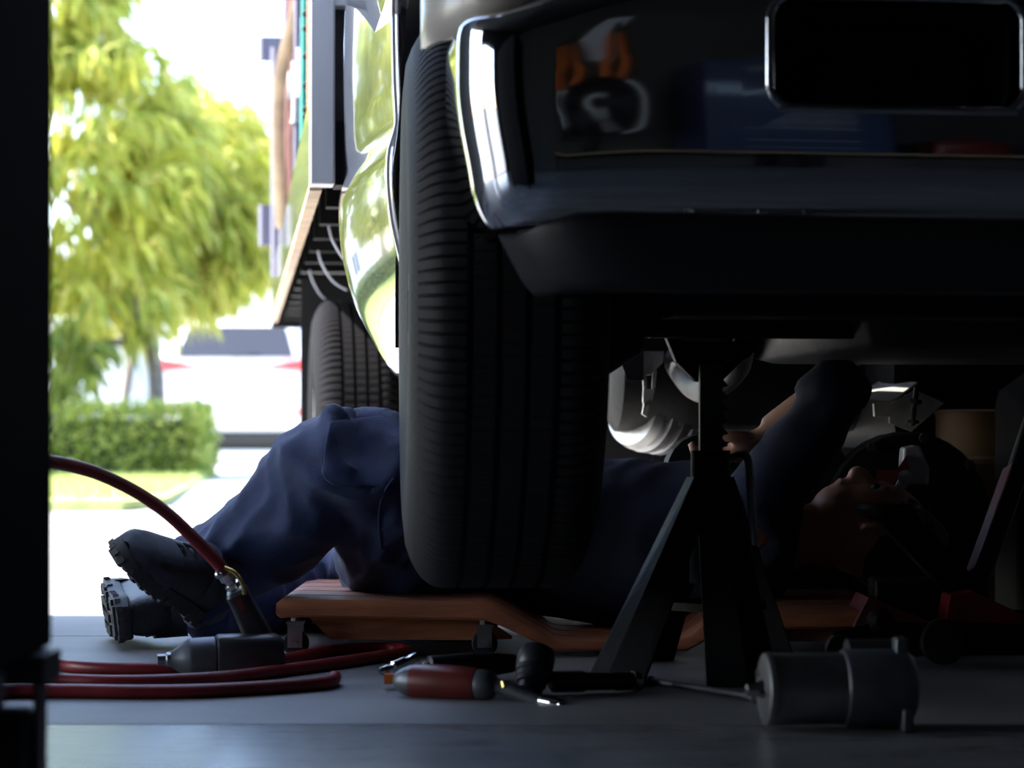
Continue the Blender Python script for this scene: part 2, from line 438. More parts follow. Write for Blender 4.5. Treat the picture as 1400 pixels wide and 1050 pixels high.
hk.tube([hp+Vector((-.06, .17, .005)), hp+Vector((-.05, .10, .010)), hp+Vector((-.02, .085, .012)), hp+Vector((.03, .09, .008)), hp+Vector((.075, .11, .004)), hp+Vector((.09, .17, 0))], .009, 10)
obj('tow_hook', hk, M['black_paint'], bump_o)
# valance under the bumper
va = TB(); rr = []
for (z, back, hw) in ((.640, .06, .855), (.628, .045, .872), (.610, .04, .866), (.560, .06, .836), (.545, .075, .822), (.540, .11, .81)):
    ring = []
    for k in range(41):
        x = -hw+2*hw*k/40; e = max(0, (abs(x)-(hw-.12))/.12)
        ring.append(Vector((x, BY+back+.12*(1-math.sqrt(max(0, 1-e*e*.98))), z)))
    rr.append(ring)
va.rings(rr, False); o = obj('valance', va, M['black_plastic'], truck, 40)
sm = o.modifiers.new('thick', 'SOLIDIFY'); sm.thickness = .006
# --- cab: corner panel above the bumper, flank behind the wheel, upper shell
fp = TB(); rr = []
for q in range(6):
    ring = []
    for k in range(33):
        t = k/32
        if t < .5:
            a = math.pi/2*(t/.5); x, y = -.955+.17*(1-math.cos(a)), -.40-.18*math.sin(a)
        else: x, y = -.785+(t-.5)*2*.785, -.58
        zb = .862+.075*sstep((x+.93)/.20)
        ring.append(Vector((x, y, zb+(1.07-zb)*q/5)))
    rr.append(ring)
fp.rings(rr, False); o = obj('front_panel', fp, M['body_beige'], truck, 50)
o.modifiers.new('thick', 'SOLIDIFY').thickness = .012
side_prof = [(.470, -.872), (.482, -.884), (.50, -.898), (.55, -.928), (.62, -.962), (.70, -.984), (.76, -.9925), (.80, -.994), (.835, -.992), (.862, -.984), (.880, -.980), (.95, -.983), (1.1, -.985), (1.3, -.98)]
zl = sorted(set(list(np.linspace(.47, 1.3, 60))))
def flank(sx):
    b = TB(); rr = []
    for z in zl:
        x = catmull(side_prof, z); ring = []
        for k in range(40):
            t = k/39; yy = .40+t*.76
            pull = .050*(1-min(1,(yy-.40)/.70))**1.4
            lip = .018*max(0, 1-(yy-.40)/.02)
            ring.append(Vector((sx*(-x-pull-lip), yy, z)))
        rr.append(ring)
    b.rings(rr, False)
    o = obj('flank_panel', b, M['body_paint'], truck, 60); o.modifiers.new('thick', 'SOLIDIFY').thickness = .008
    return o
f1 = flank(-1); f2 = flank(1)
# chrome wheel-arch strip along the front edge of the flank
st = TB(); st.tube([Vector((catmull(side_prof, z)+.060, .402, z)) for z in np.linspace(.475, 1.3, 14)], .006, 8, 3)
obj('arch_strip', st, M['chrome_worn'], f1)
cs = TB()
levels = [(1.06, .955, -.60, 1.16), (1.20, .985, -.61, 1.16), (1.45, .98, -.58, 1.16), (1.60, .95, -.50, 1.16), (2.10, .86, -.18, 1.14), (2.22, .80, -.06, 1.08), (2.25, .70, .04, 1.0)]
cs.rings([[Vector((x, (y0+y1)/2+y, z)) for x, y in rrect(hw, (y1-y0)/2, .12, 6)] for z, hw, y0, y1 in levels])
obj('cab_shell', cs, M['body_paint'], truck, 40)
ws = TB(); ws.add([(-.86, -.505, 1.62), (.86, -.505, 1.62), (.78, -.225, 2.06), (-.78, -.225, 2.06)], [(0,1,2,3)])
o = obj('windshield', ws, M['suv_glass'], truck); o.modifiers.new('thick', 'SOLIDIFY').thickness = .01
for sx in (-1, 1):
    b = TB(); b.add([(sx*.972, -.3, 1.62), (sx*.972, 1.0, 1.62), (sx*.885, .95, 2.06), (sx*.885, -.05, 2.06)], [(0,1,2,3)])
    o = obj('side_window', b, M['suv_glass'], truck); o.modifiers.new('thick', 'SOLIDIFY').thickness = .01
for sx in (-1, 1):   # inner wheel housings
    b = TB(); rr = []
    for k in range(17):
        a = math.radians(-5+105*k/16); rr.append([Vector((sx*x, math.cos(a)*.46, .552+math.sin(a)*.50)) for x in (.93, .64)])
    b.rings(rr, False)
    b.box(*( (-.66, -.63) if sx < 0 else (.63, .66) ), -.0, .45, .62, 1.05)
    o = obj('wheel_housing', b, M['black_plastic'], truck, 30)
# --- chassis
ch = TB()
for sx in (-1, 1): ch.box(sx*.42-.035, sx*.42+.035, -.5, 6.9, .66, .86)
for y in (-.45, .9, 1.9, 2.7, 3.7, 5.0, 6.5): ch.box(-.40, .40, y-.04, y+.04, .68, .82)
obj('chassis_frame', ch, M['black_paint'], truck, 30)
ax_ = TB(); ax_.cyl((-.70, 0, .552), (.70, 0, .552), .045, seg=20)
ax_.sphere((.22, .03, .552), .15, 20, 12, (1, .9, .95))
for sx in (-1, 1): ax_.lathe((sx*.60, 0, .552), (sx, 0, 0), [(0, .07), (.06, .11), (.09, .13), (.10, .13)], 20)
obj('front_axle', ax_, M['black_paint'], truck, 40)
for sx in (-1, 1):
    b = TB()
    for i in range(5):
        L = .62-.09*i; z = .615+.012*(4-i)
        b.tube([(sx*.48, -L, z+.10*(L/.62)**2), (sx*.48, -L/2, z+.025), (sx*.48, 0, z), (sx*.48, L/2, z+.025), (sx*.48, L, z+.10*(L/.62)**2)], .009, 6, 4)
    b.box(sx*.48-.035, sx*.48+.035, -.05, .05, .585, .68)
    obj('leaf_spring', b, M['dark_steel'], truck, 30)
en = TB(); en.rings([[Vector((x, .30+y, z)) for x, y in rrect(hw, hd, .05, 4)] for z, hw, hd in ((.49, .25, .36), (.50, .27, .42), (.62, .33, .52), (.80, .36, .55), (1.05, .36, .55))])
obj('engine', en, M['dark_steel'], truck, 40)
us_ = TB(); us_.box(-.62, .62, -.40, -.30, .52, .66); us_.box(-.6, -.3, -.36, .25, .585, .60)
obj('radiator_support', us_, M['black_paint'], truck, 30)
ds = TB(); ds.cyl((.02, 1.8, .57), (.02, RY-.18, .40), .045, seg=16)
obj('drive_shaft', ds, M['dark_steel'], truck, 40)
ra = TB(); ra.cyl((-.72, RY, RZ), (.72, RY, RZ), .06, seg=20); ra.sphere((.02, RY, RZ), .19, 20, 12, (1, .85, 1))
obj('rear_axle', ra, M['black_paint'], truck, 40)
for sx in (-1, 1):
    obj('mud_flap', TB().box(sx*.71-.29, sx*.71+.29, RY+.52, RY+.53, .10, .84), M['rubber'], truck, 0)
ft = TB(); ft.rings([[Vector((.50+x, y, .57+z)) for x, z in rrect(.36, .235, .05, 4)] for y in (1.2, 1.22, 2.3, 2.32)])
obj('tank_blocker', ft, M['black_paint'], truck, 40)  # oversized tank added to block the bright gap under the truck
# --- flat bed
BY0, BY1, BX, BZ = 1.35, 7.02, 1.043, .872
bed = obj('bed_deck', TB().box(-BX+.02, BX-.02, BY0+.02, BY1, BZ+.09, BZ+.13), M['black_paint'], truck, 0)
y = BY0+.05
while y < BY1-.1:
    obj('crossmember', TB().box(-BX+.05, BX-.05, y, y+.06, BZ+.005, BZ+.09), M['black_paint'], bed, 0)
    y += .42
obj('rear_sill', TB().box(-BX, BX, BY1-.05, BY1+.02, BZ-.03, BZ+.16), M['black_paint'], bed, 0)
for sx in (-1, 1):
    xo = sx*BX; xi = sx*(BX-.022)
    obj('side_board', TB().box(min(xo, xi), max(xo, xi), BY0+.05, BY1, BZ+.008, BZ+.20), M['board_paint'], bed, 30, bevel=.004)
    a, c = sx*(BX+.002), sx*(BX-.024)
    obj('bottom_rail', TB().box(min(a, c), max(a, c), BY0+.03, BY1, BZ-.006, BZ+.007), M['tan_rail'], bed, 0)
# head frame at the front of the bed
obj('corner_post', TB().box(-BX-.002, -BX+.048, BY0-.045, BY0+.03, BZ, 2.15), M['aluminium'], bed, 30, bevel=.004)
obj('corner_post', TB().box(BX-.048, BX+.002, BY0-.045, BY0+.03, BZ, 2.15), M['aluminium'], bed, 30, bevel=.004)
for z in (1.235, 1.68, 2.1):
    obj('head_rail', TB().box(-BX+.046, BX-.046, BY0-.04, BY0+.02, z, z+.06), M['aluminium'], bed, 30, bevel=.003)
obj('head_panel', TB().box(-BX+.05, BX-.05, BY0+.005, BY0+.015, 1.0, 2.1), M['dark_steel'], bed, 0)
obj('head_sill', TB().box(-BX+.05, BX-.05, BY0-.03, BY0+.02, BZ, BZ+.13), M['black_paint'], bed, 0)
def ly(px, inset=0.0):   # distance along the bed at which its side is seen at px
    k = (px-700.0)/FPX; lo, hi = 1.4, 6.9
    for _ in range(40):
        mid = (lo+hi)/2; w_ = TM @ Vector((-BX+inset, mid, 0))
        if w_.x/w_.y < k: hi = mid
        else: lo = mid
    return lo
def pole(name, px, r, m, lean=0.0, z1=2.1, inset=.035, label=None):
    yy = ly(px, inset); b = TB(); b.cyl((-BX+inset, yy, BZ+.12), (-BX+inset+lean, yy, z1), r, seg=14)
    return obj(name, b, m, bed, 40, label), yy
def sleeve(px, z0, z1, r, inset=.035):
    yy = ly(px, inset); b = TB(); b.cyl((-BX+inset, yy, z0), (-BX+inset, yy, z1), r, seg=14); b.cyl((-BX+inset, yy, z0-.006), (-BX+inset, yy, z0+.004), r+.004, seg=14)
    return obj('sleeve', b, M['galvanised'], bed, 40)
def zat(px, py, inset=.035):
    yy = ly(px, inset); w_ = TM @ Vector((-BX+inset, yy, 0)); return CAMH+(HORIZON-py)*w_.y/FPX
pole('stake_pole', 415, .0135, M['green_pipe'], .012, label='green pole'); sleeve(414, zat(414, 130), zat(414, 66), .019)
pole('stake_pole', 422.5, .006, M['tan_rail'], 0, label='thin tan pole')
pole('stake_pole', 405, .011, M['violet_pipe'], .006); sleeve(405, zat(405, 166), zat(405, 84), .015)
pole('stake_pole', 398, .012, M['brown_pipe'], .01, label='brown pole'); sleeve(398, zat(398, 132), zat(398, 98), .012)
pole('stake_pole', 391, .014, M['brown_pipe'], .02, label='brown pole')
pole('stake_pole', 386, .016, M['violet_pipe'], .02, inset=.0225)
pole('stake_pole', 377, .02, M['violet_pipe'], .0, z1=1.9, inset=0.0)
sl_ = TB(); yy = ly(383)
sl_.tube([(-BX+.01, yy+.3, zat(383, 300, 0)), (-BX-.004, yy, zat(383, 240, 0)), (-BX-.004, yy-.2, zat(383, 120, 0)), (-BX+.05, yy-.5, zat(383, 40, 0)), (-BX+.09, yy-.7, zat(383, -40, 0))], .022, 8, flat=.4)
obj('lashing_board', sl_, M['tan_rail'], bed, 40)
for py0, py1, px in ((342, 288, 374), (96, 64, 374)):
    yy = ly(px); b = TB(); z0, z1 = zat(px, py0, 0), zat(px, py1, 0)
    b.box(-BX-.035, -BX+.05, yy-.25, yy-.21, z0, z1); b.cyl((-BX-.045, yy-.23, z0), (-BX-.045, yy-.23, z1), .02, seg=12)
    obj('hinge', b, M['violet_pipe'], bed, 40)
for k, py in enumerate((20, 40, 78, 118, 150, 160)):
    yy = ly(421, .035); z = zat(421, py); b = TB(); b.sphere((-BX+.03, yy-.01, z), .011, 8, 6)
    obj('bolt_head', b, M['black_paint'], bed, 40)
for k, yy in enumerate((2.2, 2.95, 3.7)):   # pale loops of wire under the bed
    b = TB(); b.tube([(-BX+.07, yy, BZ-.004), (-BX+.08, yy, BZ-.04), (-BX+.11, yy+.02, BZ-.085), (-BX+.15, yy+.03, BZ-.11)], .0035, 6)
    obj('wire', b, M['paper'], bed, 40)

# ------------------------------------------------------------------ under the truck: lit bits of metalwork, and blocks standing in for bright gaps
ub = TB()
def under(name, polys, m, d, thick=.012):
    b = MB()
    for poly in polys:
        pts = [P(x, y, d) for x, y in poly]; n = len(pts)
        q = [p+Vector((.0, thick, 0)) for p in pts]
        b.add(pts+q, [tuple(range(n)), tuple(range(n, 2*n))[::-1]]+[(i, (i+1) % n, (i+1) % n+n, i+n) for i in range(n)])
    return obj(name, b, m, truck, 0)
# control arm with its slots cut as separate rails
under('bracket', [[(879,480),(908,480),(906,496),(890,512),(880,512)], [(879,512),(884,512),(884,532),(880,532)], [(893,510),(898,506),(896,530),(892,532)], [(880,532),(895,532),(892,548),(881,556),(879,548)], [(880,554),(889,546),(884,570),(878,566)]], M['bare_metal'], 4.62, .03)
dr = MB(); c0 = P(893, 560, 5.0); axd = Vector((.75, .55, -.12)).normalized()
dr.lathe(c0-axd*.06, axd, [(0, .02), (0, .085), (.02, .093), (.028, .085), (.036, .085), (.04, .096), (.058, .096), (.062, .084), (.07, .084), (.074, .096), (.092, .096), (.096, .086), (.106, .086), (.11, .09), (.13, .085), (.13, .03)], 40)
obj('shaft_brake_drum', dr, M['steel'], truck, 30)
dp = MB(); c1 = P(836, 600, 5.3); dp.lathe(c1, (.35, -1, .05), [(0, .02), (.0, .10), (.015, .115), (.03, .12), (.034, .10), (.045, .095), (.05, .03)], 36)
obj('pulley', dp, M['black_plastic'], truck, 30)
mf = TB(); mf.lathe((-.40, 1.55, .50), (1, 0, 0), [(0,.03),(.0,.10),(.02,.13),(.60,.13),(.62,.10),(.62,.03)], 24); obj('gap_blocker', mf, M['black_paint'], truck, 40)  # dark cylinder added to block a gap of bright background
pl = MB(); pl.add([P(1162,548,4.45), P(1217,551,4.45), P(1262,520,4.75), P(1262,498,5.3), P(1222,512,5.0)]+[P(1162,545,4.45), P(1217,548,4.45), P(1262,517,4.75), P(1262,495,5.3), P(1222,509,5.0)],
       [(0,1,2,3,4),(9,8,7,6,5)]+[(i,(i+1)%5,(i+1)%5+5,i+5) for i in range(5)])
cmb = obj('mount_plate', pl, M['bare_metal'], truck, 0)
under('plate_tab', [[(1195,552),(1217,552),(1219,570),(1196,569)]], M['bare_metal'], 4.44, .02)
under('gusset_plate', [[(1216,553),(1252,533),(1291,551),(1246,590),(1216,578)]], M['bare_metal'], 4.5, .008)
bt_ = MB(); bt_.cyl(P(1253,530,4.42), P(1247,582,4.42), .0055, seg=8)
bt_.cyl(P(1252,546,4.42), P(1251,552,4.42), .013, seg=6); bt_.cyl(P(1248,574,4.42), P(1247.6,579,4.42), .013, seg=6)
obj('long_bolt', bt_, M['black_paint'], truck, 30)
under('gap_light_block', [[(1246,592),(1264,592),(1264,605),(1248,604)]], M['bare_metal'], 4.9, .03)  # pale block standing in for bright background showing through a gap
under('gap_light_block', [[(1290,588),(1309,586),(1306,605),(1293,606)]], M['bare_metal'], 4.9, .03)  # second stand-in for background light through a gap
oc = MB(); oc.tube([P(1143,466,4.5), P(1148,480,4.5), P(1160,492,4.45), P(1172,494,4.4)], .011, 10)
obj('heater_hose', oc, M['orange'], truck, 40)
under('hanger_strap', [[(1130,478),(1148,478),(1146,510),(1131,511)]], M['steel'], 4.6, .01)
bx_ = MB(); bx_.add([P(845,484,4.6), P(880,478,4.6), P(880,520,4.6), P(858,520,4.6)]+[P(845,484,4.9), P(880,478,4.9), P(880,520,4.9), P(858,520,4.9)], [(0,1,2,3),(7,6,5,4),(0,4,5,1),(1,5,6,2),(2,6,7,3),(3,7,4,0)])
obj('spring_perch', bx_, M['dark_steel'], truck, 0)
ex = MB(); ex.tube([P(1010,470,4.0), P(1000,505,4.2), P(960,530,4.4), P(930,500,4.7), P(925,480,5.2)], .03, 14)
obj('exhaust_pipe', ex, M['dark_steel'], truck, 40)

# ------------------------------------------------------------------ jack stand under the axle
jc = Vector((.30, 3.47, 0))
js = thing('jack_stand', 'black four-legged jack stand holding up the front axle beside the tire', 'jack stand', jc, .35)
top = .30
feet = [P(823, 936, 3.30), P(1054, 904, 3.66), P(935, 936, 3.30)*0+Vector((.34, 3.30, 0)), Vector((.20, 3.70, 0))]
feet[0].z = feet[1].z = 0
nk = jc+Vector((0, 0, .30))
for f in feet:
    b = MB(); dirn = (f-nk); side = Vector((0,0,1)).cross(dirn).normalized()
    out = Vector((dirn.x, dirn.y, 0)).normalized()
    a0 = nk+out*.03; a1 = f
    for k in (-1, 1):   # folded steel leg: two flanges meeting in a ridge
        ridge = [a0+out*.008, a1]; edge = [a0+side*k*.030-out*.01, a1+side*k*.055-out*.022]
        t = Vector((0, 0, .0)) - out*.004
        b.add([ridge[0], ridge[1], edge[1], edge[0], ridge[0]+t, ridge[1]+t, edge[1]+t, edge[0]+t], [(0,1,2,3),(7,6,5,4),(0,4,5,1),(1,5,6,2),(2,6,7,3),(3,7,4,0)])
    obj('leg', b, M['black_paint'], js, 20)
obj('brace_ring', MB().lathe(jc+Vector((0,0,.10)), (0,0,1), [(0, .085), (.012, .083), (.012, .078), (0, .080)], 4, False), M['black_paint'], js, 0)
obj('sleeve', MB().lathe(jc+Vector((0,0,.14)), (0,0,1), [(0, .032), (.20, .030), (.20, .025), (0, .026)], 20), M['black_paint'], js, 30)
rt = MB(); rt.box(jc.x-.017, jc.x+.017, jc.y-.014, jc.y+.014, .16, .47)
for k in range(14): rt.add([(jc.x+.017, jc.y-.012, .20+.018*k), (jc.x+.017, jc.y+.012, .20+.018*k), (jc.x+.026, jc.y+.012, .203+.018*k), (jc.x+.026, jc.y-.012, .203+.018*k), (jc.x+.017, jc.y+.012, .214+.018*k), (jc.x+.017, jc.y-.012, .214+.018*k)], [(0,1,2,3),(3,2,4,5),(0,3,5),(1,4,2)])
obj('ratchet_bar', rt, M['dark_steel'], js, 20)
sd = MB(); sd.prism([(-.075,.062),(-.055,.062),(-.038,.030),(.038,.030),(.055,.062),(.075,.062),(.05,.0),(.02,-.03),(-.02,-.03),(-.05,0)], .05, jc+Vector((0,-.025,.475)), (1,0,0), (0,0,1))
for i in range(len(sd.v)): sd.v[i] = Vector((sd.v[i].x, 2*jc.y-0.0-sd.v[i].y-.05+.05, sd.v[i].z))
obj('saddle', sd, M['black_paint'], js, 20, bevel=.003)
lv = MB(); lv.tube([jc+Vector((.03,-.02,.33)), jc+Vector((.05,-.05,.33)), jc+Vector((.055,-.06,.27)), jc+Vector((.06,-.065,.20))], .006, 8)
obj('release_lever', lv, M['steel'], js, 40)

# ------------------------------------------------------------------ creeper
CY0, CY1 = 3.745, 4.27
cr = thing('creeper', 'low reddish wooden mechanic creeper with dropped middle, under the mechanic', 'creeper', (.1, 4.0, 0))
topz = [(-.385, .088), (-.378, .094), (-.36, .0955), (-.05, .0905), (-.04, .0895), (-.02, .082), (.07, .030), (.085, .0265), (.25, .024), (.285, .032), (.34, .070), (.365, .075), (.62, .078), (.64, .070)]
def board(y0, y1, m, th=.030, name='plank'):
    b = MB(); rr = []
    for x, z in topz:
        t = th*(.6 if x in (-.385, .64) else 1)
        t = min(t, z-.010) if z < .05 else t
        rr.append([Vector((x, y0+.004, z)), Vector((x, y0, z-.005)), Vector((x, y0, z-t+.004)), Vector((x, y0+.004, z-t)), Vector((x, y1-.004, z-t)), Vector((x, y1, z-t+.004)), Vector((x, y1, z-.005)), Vector((x, y1-.004, z))])
    b.rings(rr); return obj(name, b, m, cr, 40)
n = 5; wd = (CY1-CY0)/n
for i in range(n): board(CY0+i*wd+.002, CY0+(i+1)*wd-.002, M['wood_red'])
for y0 in (CY0+.05, CY1-.075):
    sk = MB(); sk.prism([(-.34,.066),(-.05,.061),(-.0,.030),(.0,.026),(-.06,.024),(-.30,.026)], .025, (0, y0+.025, 0), (1,0,0), (0,0,1))
    obj('side_rail', sk, M['wood_red'], cr, 20)
    sk = MB(); sk.prism([(.345,.042),(.60,.048),(.58,.022),(.36,.022)], .025, (0, y0+.025, 0), (1,0,0), (0,0,1))
    obj('side_rail', sk, M['wood_red'], cr, 20)
def caster(x, y, zt_):
    b = MB(); r = .0215; c = Vector((x, y, r))
    b.lathe(c-Vector((0, .011, 0)), (0,1,0), [(0, .008), (0, .019), (.003, r), (.019, r), (.022, .019), (.022, .008)], 20)
    o = obj('caster_wheel', b, M['rubber'], cr, 30)
    f = MB(); f.box(x-.012, x+.012, y-.017, y-.013, r-.006, zt_-.012); f.box(x-.012, x+.012, y+.013, y+.017, r-.006, zt_-.012); f.box(x-.014, x+.014, y-.018, y+.018, zt_-.014, zt_-.010)
    f.cyl((x, y, zt_-.012), (x, y, zt_), .008, seg=10); f.cyl((x, y-.022, r), (x, y-.017, r), .006, seg=6)
    obj('fork', f, M['steel'], o, 20)
for x, zt_ in ((-.355, .068), (-.045, .063), (.40, .046), (.59, .049)):
    for y in (CY0+.025, CY1-.025): caster(x, y, zt_)

# ------------------------------------------------------------------ the mechanic
def fuse(mb, voxel, smooth=4):
    me = bpy.data.meshes.new('tmp'); me.from_pydata([tuple(v) for v in mb.v], [], mb.f); me.update()
    bm = bmesh.new(); bm.from_mesh(me); bmesh.ops.recalc_face_normals(bm, faces=bm.faces); bm.to_mesh(me); bm.free()
    o = bpy.data.objects.new('tmp', me); COL.objects.link(o)
    r = o.modifiers.new('r', 'REMESH'); r.mode = 'VOXEL'; r.voxel_size = voxel
    if smooth: s_ = o.modifiers.new('s', 'SMOOTH'); s_.iterations = smooth; s_.factor = .5
    dg = bpy.context.evaluated_depsgraph_get(); dg.update()
    m2 = bpy.data.meshes.new_from_object(o.evaluated_get(dg))
    v = [x.co.copy() for x in m2.vertices]; nn = [x.normal.copy() for x in m2.vertices]; f = [tuple(p.vertices) for p in m2.polygons]
    bpy.data.objects.remove(o); bpy.data.meshes.remove(me); bpy.data.meshes.remove(m2)
    return v, nn, f
def crumple(v, nn, amp=.008, fine=.003, sc=9, seed=0, ax=(1,1,1)):
    out = []
    for p, n_ in zip(v, nn):
        q = Vector((p.x*ax[0], p.y*ax[1], p.z*ax[2]))+Vector((seed, seed*.7, seed*.3))
        w_ = Vector((noise.noise(q*4), noise.noise(q*4+Vector((7,1,3))), noise.noise(q*4+Vector((2,9,5)))))*.5
        a = noise.noise(q*sc+w_*1.6); b = noise.noise(q*sc*2.3+w_*2)
        out.append(p+n_*(amp*(1-2.6*abs(a))+fine*(1-2.8*abs(b))))
    return out
person = thing('person', 'mechanic in navy work clothes lying on the wooden creeper, one knee raised', 'person', (-.1, 4.05, 0))
hipA, kneeA = P(578, 776, 4.08), P(490, 624, 3.82)
ankA = P(268, 802, 3.90)
hipB, kneeB, ankB = Vector((-.10, 4.20, .165)), Vector((-.36, 4.42, .075)), Vector((-.565, 4.02, .062))
pel, chest, shc, neck, head = Vector((-.08, 4.14, .19)), Vector((.22, 4.10, .172)), Vector((.42, 4.08, .18)), Vector((.53, 4.09, .185)), Vector((.64, 4.09, .195))
tb = MB()
tb.tube([hipA+Vector((.06,.05,-.02)), hipA, P(546, 706, 3.95), kneeA+Vector((-.008,0,0))], [.13, .135, .118, .095], 20, 8)
sA = ankA-kneeA
tb.tube([kneeA+Vector((.005,0,.002)), kneeA+sA*.20+Vector((-.004,0,.008)), kneeA+sA*.45+Vector((.004,0,-.004)), kneeA+sA*.70+Vector((.0,0,-.006)), kneeA+sA*.92, kneeA+sA*1.06], [.090, .088, .080, .073, .071, .070], 20, 8)
sB = ankB-kneeB
tb.tube([hipB+Vector((.06,-.04,0)), hipB, hipB*.5+kneeB*.5, kneeB], [.12, .115, .09, .068], 20, 8)
tb.tube([kneeB, kneeB+sB*.3, kneeB+sB*.65, kneeB+sB*.92], [.070, .066, .060, .060], 20, 8)
tb.tube([pel+Vector((-.09,-.01,.0)), pel, pel+Vector((.12,0,0))], [.12, .135, .13], 20, 6)
v, nn, f = fuse(tb, .0075, 4)
v = crumple(v, nn, .011, .0055, 7, 1.3)
# pull the cloth of the knee into a ridge and slack under the thigh
tro = obj('trousers', (v, f), M['denim_navy'], person, 0); tro.data.shade_smooth()
# cloth of the thigh lapping over the knee, its free edge standing off the shin
from mathutils.bvhtree import BVHTree
bvh = BVHTree.FromPolygons(v, f)
def on_cloth(px, py, lift=.0015):
    d0 = P(px, py, 1.0)-Vector((0, 0, CAMH)); hit = bvh.ray_cast(Vector((0,0,CAMH)), d0.normalized())
    return hit[0]-d0.normalized()*lift if hit[0] else None
rr = []
for k in range(15):
    t = k/14; y_ = 574+92*t; xl = 450-13*math.sin(min(1, t*1.15)*math.pi/2)+26*max(0, (t-.82)/.18)**2
    row = []
    for q in range(9):
        u = q/8; px_ = xl+(536-xl)*u
        w_ = on_cloth(px_, y_-10*u*(1-t), .016*(1-u)**1.5+.001) or on_cloth(px_+12, y_+6, .012)
        row.append(w_)
    if all(row): rr.append(row)
fl_ = MB(); fl_.rings(rr, False)
o = obj('knee_fold', fl_, M['denim_navy'], tro, 80); o.modifiers.new('t', 'SOLIDIFY').thickness = .004
o.modifiers.new('smooth', 'SMOOTH').iterations = 3; o.modifiers.new('sub', 'SUBSURF').levels = 1
def seam(pix, r=.0014):
    pts = [q for q in (on_cloth(*p) for p in pix) if q]
    if len(pts) > 2: obj('seam', MB().tube(pts, r, 6, 3), M['thread'], tro, 40)
seam([(538,655),(528,668),(521,685),(518,705),(519,728),(522,750)], .002)
seam([(452,580),(446,600),(441,625),(440,650)], .0015)
seam([(256,760),(268,775),(282,800),(293,826)], .0013)
# shirt
sb = MB()
sb.tube([pel+Vector((.03,0,.01)), pel*.4+chest*.6, chest, shc, shc+Vector((.07,0,0))], [.13, .14, .146, .135, .08], 20, 8)
sb.tube([shc+Vector((-.02,-.14,.02)), shc+Vector((-.0,-.0,.02)), shc+Vector((-.02,.16,.0))], [.075, .10, .075], 16, 6)
shN, elN, haN = shc+Vector((-.01,-.13,.04)), P(1152,528,3.92), P(1052,590,3.98)
shF, elF, haF = shc+Vector((-.01,.15,.0)), Vector((.26, 4.33, .15)), Vector((.02, 4.27, .19))
sb.tube([shN, shN*.5+elN*.5, elN, elN*.55+haN*.45], [.068, .058, .052, .046], 16, 8)
sb.tube([shF, shF*.5+elF*.5, elF, elF*.5+haF*.5], [.066, .056, .050, .046], 16, 8)
v2, n2, f2 = fuse(sb, .011, 5); v2 = crumple(v2, n2, .006, .002, 9, 4.1)
o = obj('shirt', (v2, f2), M['shirt_navy'], person, 0); o.data.shade_smooth()
# body: head with features, neck, trunk, arms, hands with five fingers each, legs inside the cloth
bd = MB()
bd.sphere(head, .082, 20, 14, (1.28, .92, 1.05)); bd.sphere(head+Vector((-.05,0,.03)), .06, 16, 10, (1.0, .95, .9))
bd.tube([head+Vector((.0,0,.070)), head+Vector((-.012,0,.094)), head+Vector((-.028,0,.100)), head+Vector((-.032,0,.082))], [.010,.013,.015,.010], 8, 3)   # nose
bd.tube([head+Vector((-.055,-.022,.080)), head+Vector((-.055,0,.086)), head+Vector((-.055,.022,.080))], .007, 8, 3)    # lips
bd.tube([head+Vector((.018,-.045,.070)), head+Vector((.018,0,.080)), head+Vector((.018,.045,.070))], .009, 8, 3)       # brow
for k in (-1, 1): bd.tube([head+Vector((.02,k*.076,.0)), head+Vector((.0,k*.084,.006)), head+Vector((-.03,k*.076,.004))], [.014,.016,.010], 8, 3, flat=.5)
bd.tube([head+Vector((-.06,0,-.02)), neck, shc], [.055,.055,.085], 14, 5)
bd.tube([shc, chest, pel], [.10,.11,.10], 16, 5)
bd.tube([shc, shN, shN*.5+elN*.5, elN, haN], [.06,.052,.044,.036,.027], 12, 5)
bd.tube([shc, shF, shF*.5+elF*.5, elF, haF], [.06,.052,.044,.036,.027], 12, 5)
kA = kneeA*.72+(hipA+ankA)*.14; kB = kneeB*.8+(hipB+ankB)*.1
bd.tube([pel, hipA, hipA*.5+kA*.5, kA, ankA], [.09,.080,.062,.042,.034], 12, 5)
bd.tube([pel, hipB, hipB*.5+kB*.5, kB, ankB], [.085,.075,.052,.036,.032], 12, 5)
def hand(wrist, fw, up):
    fw = Vector(fw).normalized(); up = (Vector(up)-fw*Vector(up).dot(fw)).normalized(); sd_ = fw.cross(up)
    bd.tube([wrist, wrist+fw*.035, wrist+fw*.08], [.028,.038,.040], 12, 4, flat=.5)
    for i, L in enumerate((.062,.074,.080,.070)):
        r = wrist+fw*.078+sd_*(-.032+.0215*i)*(-1)
        bd.tube([r, r+fw*L*.42+up*.006, r+fw*L*.72+up*L*.30, r+fw*L*.72+up*L*.68], [.0095,.009,.0085,.0075], 8, 4)
    r = wrist+fw*.03+sd_*(-.030)
    bd.tube([r, r-sd_*.022+fw*.022+up*.012, r-sd_*.020+fw*.045+up*.034, r-sd_*.006+fw*.058+up*.048], [.013,.012,.010,.008], 8, 4)
hand(haN, haN-elN, (0,.2,1)); hand(haF, haF-elF, (-.2,0,1))
v3, n3, f3 = fuse(bd, .0055, 2)
o = obj('body', (v3, f3), M['skin'], person, 0); o.data.shade_smooth()
for k in (-1, 1): obj('eye', MB().sphere(head+Vector((.004,k*.030,.072)), .011, 10, 8), M['boot_leather'], o)
hr = MB()
